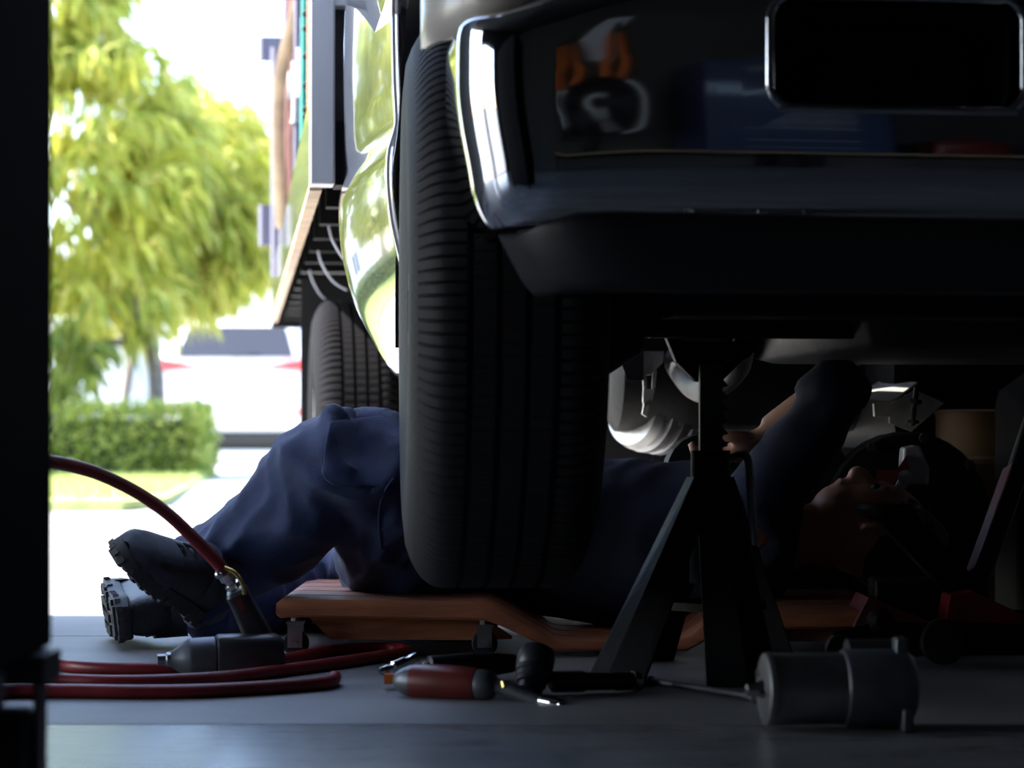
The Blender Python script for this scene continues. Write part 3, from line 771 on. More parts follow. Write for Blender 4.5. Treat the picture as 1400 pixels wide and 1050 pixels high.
for i in range(9):
    a = math.pi*i/8
    hr.tube([head+Vector((.05,.078*math.cos(a),.062*math.sin(a)*.9)), head+Vector((.09,.05*math.cos(a),.04*math.sin(a)*.6-.01)), head+Vector((.108,.02*math.cos(a),-.02)), head+Vector((.085,0,-.06))], [.012,.022,.026,.03], 8, 4)
hr.sphere(head+Vector((.03,0,-.025)), .082, 18, 12, (1.05,.98,.85))
v4, n4, f4 = fuse(hr, .006, 2); o = obj('hair', (crumple(v4, n4, .002, .001, 30, 2), f4), M['hair'], person, 0); o.data.shade_smooth()

# boots: x towards the toe, z away from the sole
sole_out = [(0.0,.0),(.004,.022),(.02,.034),(.06,.037),(.11,.035),(.16,.041),(.21,.049),(.25,.046),(.28,.030),(.293,.008),(.295,-.004),(.286,-.024),(.26,-.040),(.22,-.046),(.17,-.042),(.11,-.036),(.06,-.037),(.02,-.034),(.004,-.022)]
def boot(heel, toe, up, label=None):
    x = Vector(toe).normalized(); z = (Vector(up)-x*Vector(up).dot(x)).normalized(); y = z.cross(x)
    T = Matrix(((x.x,y.x,z.x,heel.x),(x.y,y.y,z.y,heel.y),(x.z,y.z,z.z,heel.z),(0,0,0,1)))
    b = MB(T); rr = []
    for (sx, hw, h) in ((.004,.020,.085),(.010,.030,.105),(.03,.036,.125),(.065,.039,.130),(.10,.040,.122),(.13,.041,.108),(.16,.044,.094),(.20,.048,.080),(.235,.047,.070),(.262,.040,.062),(.280,.026,.050),(.287,.012,.038)):
        ring = []
        for k in range(20):
            a = 2*math.pi*k/20; c, s_ = math.cos(a), math.sin(a)
            cz = .018+(h-.018)/2; e = 2.6
            ring.append((sx, hw*math.copysign(abs(c)**(2/e), c), cz+(h-.018)/2*math.copysign(abs(s_)**(2/e), s_)))
        rr.append(ring)
    b.rings(rr); o = obj('boot', b, M['boot_leather'], person, 50, label)
    sf = MB(T); sf.tube([(.055,0,.07),(.056,0,.09),(.054,0,.11),(.052,0,.128)], [.044,.046,.047,.048], 18, 4); obj('boot_shaft', sf, M['boot_leather'], o, 50)
    cap = MB(T); rr = []
    for (sx, hw, h) in ((.195,.0505,.084),(.20,.051,.083),(.235,.050,.073),(.264,.043,.065),(.283,.028,.052),(.291,.010,.038)):
        rr.append([(sx, hw*math.copysign(abs(math.cos(a))**.77, math.cos(a)), .026+(h-.026)*abs(math.sin(a))**.77) for a in [math.pi*k/14 for k in range(15)]])
    cap.rings(rr, False); obj('toe_cap', cap, M['boot_suede'], o, 50)
    pn = MB(T); pn.tube([(.10,.040,.06),(.12,.036,.10),(.115,0,.118),(.12,-.036,.10),(.10,-.040,.06)], .006, 8, 4, flat=.5); obj('instep_band', pn, M['boot_suede'], o, 50)
    so = MB(T)
    def grow(k, zz): return [(.147+(px_-.147)*k, py_*k*1.03, zz) for px_, py_ in sole_out]
    so.rings([grow(.985, .008), grow(1.02, .010), grow(1.03, .020), grow(1.02, .030), grow(.97, .034)])
    s_o = obj('sole', so, M['boot_sole'], o, 40)
    lug = None
    spots = [(.016,0,.018,.05),(.04,.026,.020,.018),(.04,-.026,.020,.018),(.066,.026,.018,.018),(.066,-.026,.018,.018),(.055,0,.02,.016)]
    for i in range(6):
        xx = .145+i*.022; w_ = .030 if i in (0,5) else .036
        spots += [(xx, w_, .013, .016), (xx, -w_, .013, .016), (xx+.008, w_*.36, .013, .014), (xx+.008, -w_*.36, .013, .014)]
    spots += [(.283,0,.010,.034)]
    me = None
    for (sx, sy, dx, dy) in spots:
        lb = MB(T); lb.box(sx-dx/2, sx+dx/2, sy-dy/2, sy+dy/2, .003, .010)
        obj('lug', lb, M['boot_sole'], o, 0)
    for i in range(22):     # ribs round the edge of the welt
        k = i/22*len(sole_out); a = int(k) % len(sole_out); t = k-int(k)
        p0 = np.array(sole_out[a]); p1 = np.array(sole_out[(a+1) % len(sole_out)]); q = p0*(1-t)+p1*t
        dn = np.array([q[0]-.147, q[1]*2.6]); dn /= np.linalg.norm(dn)
        lb = MB(T); c = (.147+(q[0]-.147)*1.03, q[1]*1.06, .0)
        lb.obox((c[0], c[1], .014), (dn[0],dn[1],0), (-dn[1],dn[0],0), (0,0,1), .003, .009, .010)
        obj('welt_rib', lb, M['boot_sole'], o, 0)
    for i in range(4):
        lc = MB(T); xx = .115+i*.022; h = .118-i*.010
        lc.tube([(xx,.020,h-.010),(xx+.006,0,h+.001),(xx+.010,-.020,h-.010)], .003, 6, 3); obj('lace', lc, M['boot_suede'], o, 40)
boot(P(264, 848, 3.89), (-.33,-.84,.40), (.80,.12,.52), 'left boot, toe up, resting across the other')
boot(Vector((-.672, 3.86, .048)), (-.24,.95,.03), (.95,.22,.12), 'right boot lying on its side, ribbed sole towards the camera')

# ------------------------------------------------------------------ rolling tool cabinet at the left edge
tc = thing('tool_cabinet', 'tall black rolling tool cabinet, out of focus at the left edge', 'cabinet', (-.78, 1.96, 0))
obj('cabinet_body', MB().box(-1.13, -.432, 1.80, 2.16, .165, 1.05), M['cabinet_black'], tc, 20, bevel=.006)
z = .19
for h in (.20, .16, .14, .12, .10):
    dw = obj('drawer', MB().box(-1.115, -.447, 1.787, 1.80, z, z+h-.008), M['cabinet_black'], tc, 20, bevel=.003)
    obj('drawer_pull', MB().box(-1.07, -.50, 1.775, 1.788, z+h-.03, z+h-.018), M['dark_steel'], dw, 20); z += h
for x in (-1.07, -.455):
    for y in (1.86, 2.10):
        b = MB(); r = .058; b.lathe((x-.017, y, r), (1,0,0), [(0,.02),(0,r-.006),(.006,r),(.028,r),(.034,r-.006),(.034,.02)], 24)
        w_ = obj('caster_wheel', b, M['rubber'], tc, 30)
        fk = MB(); fk.box(x-.026, x-.021, y-.02, y+.02, .045, .14); fk.box(x+.021, x+.026, y-.02, y+.02, .045, .14); fk.box(x-.035, x+.035, y-.04, y+.04, .138, .165)
        obj('fork', fk, M['dark_steel'], w_, 20)
hd = MB(); hd.tube([(-1.13,1.85,.95),(-1.17,1.85,.96),(-1.17,1.98,.96),(-1.17,2.1,.96),(-1.13,2.1,.95)], .012, 10); obj('push_handle', hd, M['dark_steel'], tc, 40)

# ------------------------------------------------------------------ air hose: over from the cabinet to the wrench, and looped on the floor
HD = 3.45
rh = .0098
arc = [P(-40, 640, 3.2), P(20, 628, 3.25), P(75, 632, 3.3), P(130, 646, 3.34), P(185, 672, 3.38), P(230, 703, 3.41), P(270, 741, 3.44), P(296, 768, 3.46), P(308, 784, 3.47)]
def fz(px, py): d = CAMH*FPX/(py-HORIZON); d *= (CAMH-rh)/CAMH; q = P(px, py, d); q.z = rh; return q
lower = [P(-40, 640, 3.2)+Vector((-.05,.05,-.03)), Vector((-.95, 3.45, .15)), Vector((-.86, 3.55, .03)), fz(60, 905), fz(110, 912), fz(180, 914), fz(250, 913), fz(330, 908), fz(392, 901), fz(450, 890), fz(505, 886), fz(540, 886), fz(556, 889), fz(550, 893), fz(510, 899), fz(450, 908), fz(390, 916), fz(310, 926), fz(220, 931), fz(140, 932), fz(60, 930), fz(0, 935), fz(-40, 940), fz(-20, 947), fz(20, 945), fz(90, 945), fz(180, 946), fz(270, 945), fz(350, 941), fz(420, 936), fz(452, 932), fz(458, 926)]
hs = MB(); hs.tube(arc[::-1]+lower, rh, 12, 6)
tag(obj('air_hose', hs, M['hose_red'], None, 60), 'dark red rubber air hose arching to the impact wrench and looped on the floor', 'hose')

# ------------------------------------------------------------------ impact wrench
iw = thing('impact_wrench', 'grey and black air impact wrench lying on the floor below the hose end', 'impact wrench', (-.44, 3.5, 0))
w0, w1 = P(215, 902, 3.44), P(386, 896, 3.48); ax = (w1-w0).normalized(); L = (w1-w0).length
b = MB(); b.lathe(w0, ax, [(0, .006), (.0, .0085), (.012, .0085), (.014, .011), (.022, .011)], 8); obj('anvil', b, M['steel'], iw, 30)
b = MB(); b.lathe(w0, ax, [(.020, .012), (.026, .015), (.034, .021), (.046, .0295), (.050, .031), (.085, .032), (.088, .030)], 28); obj('hammer_case', b, M['tool_grey'], iw, 30)
b = MB(); up = Vector((0,0,1)); sdv = ax.cross(up).normalized(); upv = sdv.cross(ax)
rr = []
for h, k in ((.088,.92),(.092,1.0),(.165,1.0),(.180,.95),(.188,.78)):
    rr.append([w0+ax*h+sdv*p*k+upv*q*k for p, q in rrect(.034, .034, .016, 5)])
b.rings(rr); obj('motor_housing', b, M['tool_black'], iw, 40)
b = MB(); b.obox(w0+ax*.140-sdv*.0345, ax, sdv, upv, .012, .002, .012); obj('badge', b, M['brass'], iw, 0)
h1 = P(352, 868, 3.50); h0 = P(322, 806, 3.48)
b = MB(); rr = []; hz = (h1-h0).normalized(); hx = Vector((0,1,0)).cross(hz).normalized(); hy = hz.cross(hx)
for t, k in ((0,.8),(.06,1.0),(.3,.95),(.6,1.05),(.9,1.15),(1.12,1.2)):
    rr.append([h0+(h1-h0)*t+hx*p*k+hy*q*k for p, q in rrect(.0175, .021, .010, 4)])
b.rings(rr); hnd = obj('handle', b, M['tool_black'], iw, 40)
b = MB(); b.obox(h0*.7+h1*.3-hx*.0-Vector((0,.022,0)), hx, hy, hz, .008, .004, .02); obj('air_valve', b, M['tool_red'], hnd, 0)
c0 = P(306, 781, 3.47); b = MB(); b.lathe(c0, (h0-c0), [(0,.0095),(.004,.0125),(.014,.0125),(.016,.009),(.021,.009),(.023,.012),(.030,.012),(.033,.008)], 14); obj('coupler', b, M['chrome_worn'], iw, 30)
b = MB(); b.sphere(P(299, 786, 3.455), .0065, 10, 8); obj('coupler_ball', b, M['chrome_worn'], iw, 30)
b = MB(); b.tube([P(306,776,3.46), P(322,784,3.455), P(332,800,3.455), P(334,812,3.46)], .0035, 8); obj('swivel_guard', b, M['brass'], iw, 40)

# ------------------------------------------------------------------ red air tool with chrome neck
def fd(py): return CAMH*FPX/(py-HORIZON)
rt_ = thing('air_grinder', 'short red air grinder with rounded grey nose and bent chrome neck', 'air tool', (-.1, 3.2, 0))
a0, a1 = P(538, 930, 3.20), P(690, 938, 3.14); ax = (a1-a0).normalized(); L = (a1-a0).length
b = MB(); b.lathe(a0, ax, [(0,.004),(.004,.011),(.012,.017),(.022,.0215),(.030,.023)], 24); obj('nose', b, M['tool_grey'], rt_, 40)
b = MB(); b.lathe(a0, ax, [(.030,.0235),(.034,.0245),(.080,.0255),(.110,.0245),(.126,.0225)], 24); obj('grip_body', b, M['tool_red'], rt_, 40)
b = MB(); b.lathe(a0, ax, [(.126,.021),(.130,.022),(.142,.021),(.150,.017),(.154,.012)], 24); obj('collar', b, M['tool_grey'], rt_, 40)
b = MB(); n0 = a0+ax*.150; b.tube([n0, n0+ax*.02+Vector((0,0,-.004)), P(735, 958, 3.12), P(752, 962, 3.11)], [.012,.011,.0095,.0085], 14); obj('neck', b, M['tool_grey'], rt_, 40)
b = MB(); e0, e1 = P(740, 958, 3.115), P(776, 965, 3.09); b.lathe(e0, e1-e0, [(0,.006),(.0,.0088),(.004,.0092),(.026,.0092),(.030,.0086),(.034,.0086),(.036,.006)], 16); obj('collet', b, M['chrome'], rt_, 30)
b = MB(); b.cyl(P(688,932,3.12), P(690,940,3.115), .0035, seg=8); obj('oil_plug', b, M['brass'], rt_, 30)
# second tool behind it
bt2 = thing('air_ratchet', 'dark blue-black air ratchet with chrome inlet behind the red grinder', 'air tool', (-.15, 3.4, 0))
q0, q1 = P(585, 912, 3.36), P(712, 906, 3.42); ax = (q1-q0).normalized()
b = MB(); b.lathe(q0, ax, [(0,.012),(.003,.0165),(.06,.0185),(.10,.0175),(.135,.014)], 18); obj('grip_body', b, M['tool_black'], bt2, 40)
q2 = P(520, 919, 3.30); b = MB(); b.lathe(q2, (P(583,893,3.36)-q2), [(0,.004),(.004,.007),(.014,.007),(.016,.0052),(.022,.0052),(.024,.0085),(.046,.0085),(.048,.0065),(.056,.0065),(.058,.0075),(.070,.0075)], 14); obj('air_inlet', b, M['chrome'], bt2, 30)
b = MB(); b.obox(P(532,928,3.28), (1,0,0), (0,1,0), (0,0,1), .014, .012, .014); obj('trigger', b, M['orange'], bt2, 0)
b = MB(); b.lathe(q0-Vector((0,0,.000)), (0,0,1), [(-.012,.010),(.004,.010),(.008,.007)], 14); obj('throttle_ring', b, M['steel'], bt2, 30)
b = MB(); b.tube([q0+ax*.13, q0+ax*.165, q0+ax*.19], [.013,.010,.012], 12); obj('ratchet_neck', b, M['dark_steel'], bt2, 40)

# black upright tool with ribbed rubber grip
dk = thing('air_drill', 'black ribbed-grip air drill standing tilted beside the grinder neck', 'air tool', (.03, 3.18, 0))
k0, k1 = P(724, 946, 3.18), P(736, 884, 3.22); ax = (k1-k0).normalized()
b = MB(); b.lathe(k0, ax, [(0,.012),(.002,.0175),(.010,.0185),(.012,.0215),(.018,.0215),(.020,.0230),(.027,.0230),(.029,.0250),(.036,.0250),(.038,.0262),(.055,.0268),(.066,.0235),(.072,.015),(.073,.004)], 26); obj('ribbed_grip', b, M['tool_black'], dk, 30)
b = MB(); b.lathe(P(722,950,3.165), (.15,-.2,1), [(-.002,.004),(.0,.0075),(.012,.0075),(.014,.005)], 12); obj('chuck', b, M['chrome_worn'], dk, 30)
b = MB(); g0, g1 = P(752,932,3.2), P(880,944,3.26); g0.z = max(g0.z, .016); g1.z = .014
b.lathe(g0, g1-g0, [(0,.010),(.004,.015),(.05,.0155),(.055,.013),(.10,.0125),(.104,.014),(.128,.013),(.133,.008)], 16); obj('barrel', b, M['tool_black'], dk, 30)
b = MB(); b.lathe(g1-(g1-g0).normalized()*.02, g1-g0, [(0,.008),(.002,.0145),(.012,.0145),(.016,.006)], 14); obj('chrome_band', b, M['chrome_worn'], dk, 30)

# long extension bar and the starter motor
eb = thing('extension_bar', 'long steel extension bar lying on the floor against the motor', 'bar', (.33, 3.3, 0))
x0, x1 = P(880, 942, 3.33), P(1032, 945, 3.10); x0.z = .008; x1.z = .010
b = MB(); b.lathe(x0, x1-x0, [(0,.0075),(.02,.0075),(.022,.005),((x1-x0).length-.02,.005),((x1-x0).length-.018,.008),((x1-x0).length,.008)], 14); obj('shaft', b, M['dark_steel'], eb, 30)
b = MB(); b.lathe(x1, x1-x0, [(-.004,.005),(-.002,.0095),(.006,.0095),(.008,.006)], 14); obj('end_ring', b, M['chrome_worn'], eb, 30)
sm_ = thing('starter_motor', 'scuffed steel starter motor lying on its side at the front right', 'starter motor', (.42, 2.86, 0))
SD = 2.83; R_ = .046; m0 = G(1043, SD, R_+.004); m1 = G(1252, SD+.02, R_+.004); ax = (m1-m0).normalized()
b = MB(); b.lathe(m0, ax, [(0,.010),(0,.040),(.002,.0445),(.005,.046),(.010,.046),(.012,.0445),(.098,.0445),(.100,.046)], 40); obj('motor_case', b, M['steel'], sm_, 30)
b = MB(); b.lathe(m0, ax, [(.100,.0475),(.104,.0485),(.165,.0485),(.178,.0475),(.184,.043),(.188,.035),(.188,.01)], 40); obj('gear_housing', b, M['tool_grey'], sm_, 30)
b = MB(); s0 = m0+ax*.11+Vector((0,.03,.036)); b.lathe(s0, ax, [(0,.01),(.0,.022),(.066,.022),(.07,.016)], 24); obj('solenoid', b, M['dark_steel'], sm_, 30)
b = MB(); b.obox(m0+ax*.172+Vector((0,-.005,.050)), ax, (0,1,0), (0,0,1), .016, .03, .026); obj('mount_ear', b, M['tool_grey'], sm_, 20, bevel=.003); b = MB(); b.obox(m0+ax*.176+Vector((0,-.03,-.035)), ax, (0,1,0), (0,0,1), .014, .03, .030); obj('mount_ear', b, M['tool_grey'], sm_, 20, bevel=.003)
b = MB(); b.lathe(m0-ax*.012, ax, [(-.01,.004),(-.008,.008),(.004,.009),(.012,.012)], 14); obj('terminal_stud', b, M['chrome_worn'], sm_, 30)
for k in range(2):
    a = .6+k*2.6; c = m0+Vector((-.001, .030*math.cos(a), .030*math.sin(a))); obj('through_bolt', MB().cyl(c, c-ax*.006, .005, seg=6), M['chrome_worn'], sm_, 20)

# ------------------------------------------------------------------ floor jack carrying the gearbox, on the right
fj = thing('floor_jack', 'dark red trolley floor jack under the gearbox at the right', 'floor jack', (.75, 3.8, 0))
def side_plate(y):
    b = MB(); o0 = G(1140, y, 0)
    b.prism([(0,.030),(.0,.050),(.06,.066),(.66,.062),(.66,.014),(.02,.014)], .012, o0+Vector((0,.012,0)), (1,0,0), (0,0,1)); return obj('side_plate', b, M['black_paint'], fj, 20)
pA = side_plate(3.64); pB = side_plate(3.92)
for y in (3.655, 3.935):
    for px_ in (1290,):
        b = MB(); c = G(px_, y-.03, .036); b.lathe(c, (0,1,0), [(0,.01),(0,.032),(.004,.036),(.024,.036),(.028,.032),(.028,.01)], 24); w_ = obj('wheel', b, M['rubber'], fj, 30)
    b = MB(); c = G(1150, y-.02, .024); b.lathe(c, (0,1,0), [(0,.006),(0,.022),(.003,.024),(.02,.024),(.022,.022),(.022,.006)], 20); obj('front_roller', b, M['dark_steel'], fj, 30)
tri = MB(); q = 3.72
pts = [P(1188,817,q), P(1200,820,q), P(1290,858,q), P(1168,858,q), P(1172,848,q)]
tri.add(pts+[p+Vector((0,.14,0)) for p in pts], [(0,1,2,3,4),(9,8,7,6,5)]+[(i,(i+1)%5,(i+1)%5+5,i+5) for i in range(5)])
obj('front_cowl', tri, M['jack_maroon'], fj, 0)
c2 = MB(); pts = [P(1330,808,q), P(1420,850,q), P(1420,858,q), P(1292,856,q), P(1300,815,q)]
c2.add(pts+[p+Vector((0,.16,0)) for p in pts], [(0,1,2,3,4),(9,8,7,6,5)]+[(i,(i+1)%5,(i+1)%5+5,i+5) for i in range(5)])
obj('rear_cowl', c2, M['jack_red'], fj, 0)
hu = MB(); hu.box(G(1190,3.85).x, G(1345,3.85).x, 3.80, 3.88, .02, .125); obj('gap_filler', hu, M['black_paint'], fj, 20, bevel=.006)  # black box added to hide the bright floor between the cowls
la = MB(); la.bar(P(1325,820,3.80), P(1390,640,3.86), .032, .06, (0,1,0)); obj('handle_socket', la, M['jack_maroon'], fj, 20, bevel=.004)
hn = MB(); hn.cyl(P(1390,640,3.86), P(1470,400,3.95), .016, seg=14); obj('handle_bar', hn, M['dark_steel'], fj, 40)
knob = MB(); knob.lathe(P(1200,850,3.66), (.2,-1,.1), [(-.01,.01),(0,.02),(.02,.022),(.03,.014)], 16); obj('release_knob', knob, M['black_paint'], fj, 30)
arm = MB(); arm.bar(P(1330,820,3.80), P(1215,700,3.80), .05, .06, (0,1,0)); obj('lift_arm', arm, M['black_paint'], fj, 20)
sdl = MB(); sdl.lathe(P(1215,712,3.80), (0,0,1), [(0,.02),(.01,.05),(.02,.055),(.028,.05)], 20); obj('saddle', sdl, M['black_paint'], fj, 30)
# gearbox added here, a dark mass hiding the bright drive behind
gb = thing('gearbox_blocker', 'black gearbox added on the floor jack to hide the bright drive behind', 'gearbox_blocker', (.62, 4.15, 0))
b = MB(); b.rings([[Vector((.46+x, 4.30, .235+z)) if i == 0 else Vector((.46+x*k, yy, .235+z*k)) for x, z in rrect(.17, .13, .07, 5)] for i, (yy, k) in enumerate(((4.30,.9),(4.30,1.0),(4.42,1.0),(4.55,.75),(5.05,.62),(5.10,.4)))])
obj('case', b, M['black_paint'], gb, 40)
b = MB(); b.lathe(Vector((.74, 4.28, .215)), (0,1,.0), [(0,.10),(0,.150),(.02,.155),(.06,.155),(.12,.13),(.4,.10)], 30); obj('bell_housing', b, M['black_paint'], gb, 40)
for k in range(9):
    a = 2*math.pi*k/9; c = Vector((.74+.145*math.cos(a), 4.275, .215+.145*math.sin(a))); obj('flange_bolt', MB().cyl(c, c+Vector((0,-.012,0)), .009, seg=6), M['dark_steel'], gb, 20)
b = MB(); b.box(.42, .86, 4.33, 4.40, .055, .20); obj('oil_sump', b, M['black_paint'], gb, 20, bevel=.01)
lk = MB(); pts = [(1236,612),(1250,609),(1258,610),(1271,640),(1270,664),(1240,664),(1234,640)]
lp = [P(x, y, 4.16) for x, y in pts]; n_ = len(lp)
lk.add(lp+[p+Vector((0,.05,0)) for p in lp], [tuple(range(n_)), tuple(range(n_, 2*n_))[::-1]]+[(i,(i+1)%n_,(i+1)%n_+n_,i+n_) for i in range(n_)])
obj('lifting_lug', lk, M['bare_metal'], gb, 0, bevel=.004)
ll = MB(); ll.bar(P(1236,656,4.10), P(1205,722,4.10), .019, .006, (0,1,0)); ll.cyl(P(1237,652,4.107), P(1237,652,4.093), .0125, seg=16); obj('shift_link', ll, M['bare_metal'], gb, 20)
rc = MB(); rc.add([P(1200,643,4.14), P(1226,642,4.14), P(1240,622,4.14), P(1244,650,4.14), P(1212,706,4.14), P(1188,700,4.14)]+[P(1200,643,4.19), P(1226,642,4.19), P(1240,622,4.19), P(1244,650,4.19), P(1212,706,4.19), P(1188,700,4.19)], [(0,1,2,3,4,5),(11,10,9,8,7,6)]+[(i,(i+1)%6,(i+1)%6+6,i+6) for i in range(6)])
obj('red_bracket', rc, M['jack_red'], gb, 0)
# rusty drum and an added black shape keeping the right edge dark
dm = thing('oil_drum', 'brown rusty drum standing beyond the floor jack', 'drum', G(1345, 4.75))
c = G(1345, 4.75); b = MB(); b.lathe(c, (0,0,1), [(0,.10),(0,.118),(.01,.12),(.14,.12),(.145,.126),(.155,.126),(.16,.12),(.30,.12),(.305,.126),(.315,.126),(.32,.12),(.40,.12),(.41,.124),(.415,.115),(.41,.10)], 36); obj('drum_shell', b, M['rust_brown'], dm, 30)
b = MB(); b.cyl(c+Vector((.03,-.0,.405)), c+Vector((.03,0,.425)), .02, seg=12); obj('bung', b, M['dark_steel'], dm, 30)
cn = thing('edge_filler', 'added black tank shape keeping the right edge dark beyond the jack', 'tank', G(1466, 4.45))
c = G(1466, 4.45); b = MB(); b.rings([[c+Vector((x, y, z)) for x, y in rrect(.13*k, .13*k, .04, 5)] for z, k in ((.0,.9),(.01,1),(.42,1),(.45,.95),(.5,.5),(.52,.3))]); obj('tank_body', b, M['tank_black'], cn, 40)
b = MB(); b.cyl(c+Vector((0,0,.515)), c+Vector((0,0,.56)), .03, seg=16); obj('filler_cap', b, M['black_paint'], cn, 30)

# ------------------------------------------------------------------ outside: white estate car
SV = Vector((-3.38, 27.8, 0))
suv = thing('suv', 'white SUV parked tail-on across the drive, dark rear window and red lamps', 'car', SV)
sv = MB(Matrix.Translation(SV))
lev = [(.30, .86, .06, 4.45), (.40, .93, -.02, 4.55), (.62, .95, -.06, 4.6), (.90, .955, -.03, 4.6), (1.12, .95, .02, 4.5), (1.26, .93, .06, 3.5), (1.34, .91, .09, 2.9), (1.60, .80, .26, 2.3), (1.74, .72, .40, 2.0), (1.80, .62, .56, 1.8), (1.81, .3, .8, 1.6)]
sv.rings([[Vector((x, (y0+y1)/2+y, z)) for x, y in rrect(hw, (y1-y0)/2, .16, 6)] for z, hw, y0, y1 in lev]); obj('car_body', sv, M['suv_white'], suv, 40)
def spanel(name, poly, m, y0, y1, z0, z1, th=.03):
    b = MB(Matrix.Translation(SV)); pts = []
    for x, z in poly:
        t = (z-z0)/(z1-z0); pts.append((x, y0+(y1-y0)*t-.015, z))
    n = len(pts); b.add(pts+[(x, y+th, z) for x, y, z in pts], [tuple(range(n)), tuple(range(n, 2*n))[::-1]]+[(i,(i+1)%n,(i+1)%n+n,i+n) for i in range(n)])
    return obj(name, b, m, suv, 0)
spanel('rear_window', [(-.70,1.30),(.74,1.30),(.62,1.66),(.56,1.69),(-.52,1.69),(-.58,1.66)], M['suv_glass'], .075, .31, 1.30, 1.69)
spanel('tail_lamp', [(-.97,1.30),(-.88,1.29),(-.40,1.20),(-.40,1.175),(-.96,1.12)], M['lamp_red'], .0, .04, 1.1, 1.30, .10)
spanel('tail_lamp', [(.97,1.30),(.88,1.29),(.40,1.20),(.40,1.175),(.96,1.12)], M['lamp_red'], .0, .04, 1.1, 1.30, .10)
spanel('reflector', [(-.86,.60),(-.76,.60),(-.76,.66),(-.86,.66)], M['lamp_red'], -.07, -.07, .6, .66)
spanel('reflector', [(.86,.60),(.76,.60),(.76,.66),(.86,.66)], M['lamp_red'], -.07, -.07, .6, .66)
spanel('lower_bumper', [(-.86,.24),(.86,.24),(.93,.40),(-.93,.40)], M['suv_black'], -.03, -.03, .2, .4, .25)
spanel('plate_recess', [(-.26,.86),(.26,.86),(.26,1.0),(-.26,1.0)], M['suv_white'], -.045, -.02, .86, 1.0)
spanel('rear_wiper', [(-.02,1.30),(.30,1.335),(.30,1.35),(-.02,1.32)], M['suv_black'], .06, .08, 1.3, 1.35)
for sx in (-1, 1):
    b = MB(Matrix.Translation(SV)); b.box(sx*.66-.02, sx*.66+.02, .6, 2.0, 1.80, 1.84); obj('roof_rail', b, M['suv_black'], suv, 0)
    for yy in (.95, 3.65):
        b = MB(Matrix.Translation(SV)); b.lathe((sx*.90, yy, .34), (-sx,0,0), [(0,.12),(0,.25),(.01,.32),(.03,.34),(.20,.34),(.22,.3),(.22,.1)], 28); w_ = obj('wheel', b, M['suv_black'], suv, 30)
        b = MB(Matrix.Translation(SV)); b.lathe((sx*.905, yy, .34), (-sx,0,0), [(0,.02),(0,.2),(.02,.24)], 20); obj('hub', b, M['galvanised'], w_, 30)
b = MB(Matrix.Translation(SV)); b.box(-.80, .80, .2, 4.2, .17, .32); obj('underbody', b, M['suv_black'], suv, 0)  # kept low so its black also stands for shade beneath the car

# ------------------------------------------------------------------ leaves
rng = np.random.default_rng(5)
def leaves(pos, dirs, length, width, bend=.25):
    """one folded five-point blade for each position"""
    n = len(pos); d = dirs/np.linalg.norm(dirs, axis=1, keepdims=True)
    up = rng.normal(size=(n, 3)); side = np.cross(d, up); side /= np.linalg.norm(side, axis=1, keepdims=True)
    nrm = np.cross(side, d); L = length[:, None]; Wd = width[:, None]
    down = np.array([[0, 0, -1.0]])
    p0 = pos; m_ = pos+d*L*.45+nrm*Wd*.15; t = pos+d*L*.95+down*L*bend*.5
    a = m_+side*Wd*.5-nrm*Wd*.2; b = m_-side*Wd*.5-nrm*Wd*.2
    v = np.stack([p0, a, m_, b, t], 1).reshape(-1, 3)
    i = np.arange(n)[:, None]*5
    f = np.concatenate([i+np.array([[0, 1, 2]]), i+np.array([[0, 2, 3]]), i+np.array([[1, 4, 2]]), i+np.array([[2, 4, 3]])])
    return v, f
def leafobj(name, v, f, m, parent):
    me = bpy.data.meshes.new(name); inv = np.array(WM[parent].inverted())
    v = v @ inv[:3, :3].T+inv[:3, 3]
    me.vertices.add(len(v)); me.vertices.foreach_set('co', v.ravel()); me.loops.add(len(f)*3); me.loops.foreach_set('vertex_index', f.ravel().astype(np.int32))
    me.polygons.add(len(f)); me.polygons.foreach_set('loop_start', np.arange(0, len(f)*3, 3, dtype=np.int32))
    me.update(); me.validate(); me.materials.append(m)
    o = bpy.data.objects.new(name, me); COL.objects.link(o); o.parent = parent; WM[o] = WM[parent]; o['kind'] = 'stuff'; return o
def crown(ells, per, L, Wd):
    P_, D_ = [], []
    for (c, r, n) in ells:
        u = rng.normal(size=(n, 3)); u /= np.linalg.norm(u, axis=1, keepdims=True)
        q = rng.uniform(.45, 1.0, size=(n, 1))**.5; cen = np.array(c)+u*np.array(r)*q
        for k in range(n):
            o = u[k]*np.array([1, 1, .4]); k_ = rng.normal(size=(per, 3))*.55+o*.9; k_[:, 2] -= .75
            P_.append(cen[k]+rng.normal(size=(per, 3))*.05); D_.append(k_)
    pos = np.concatenate(P_); n = len(pos)
    return leaves(pos, np.concatenate(D_), rng.uniform(.8, 1.3, n)*L, rng.uniform(.8, 1.3, n)*Wd, .6)
def tree(name, label, base, ells, trunk, r, m, limbs):
    t = thing(name, label, name, base, 0, 'trees by the drive')
    b = MB(); b.tube(trunk, [r, r*.85, r*.7, r*.45], 12, 5); tk = obj('trunk', b, M['bark'], t, 60)
    for p in limbs: obj('branch', MB().tube(p, [r*.5, r*.35, r*.15], 8, 5), M['bark'], t, 60)
    v, f = crown(ells, 12, .27, .055); leafobj('foliage', v, f, m, t)
    return t
TD = 20.0
def T3(px, py, d=TD): q = P(px, py, d); return (q.x, q.y, q.z)
b1 = Vector((T3(213, 600)[0], TD, 0))
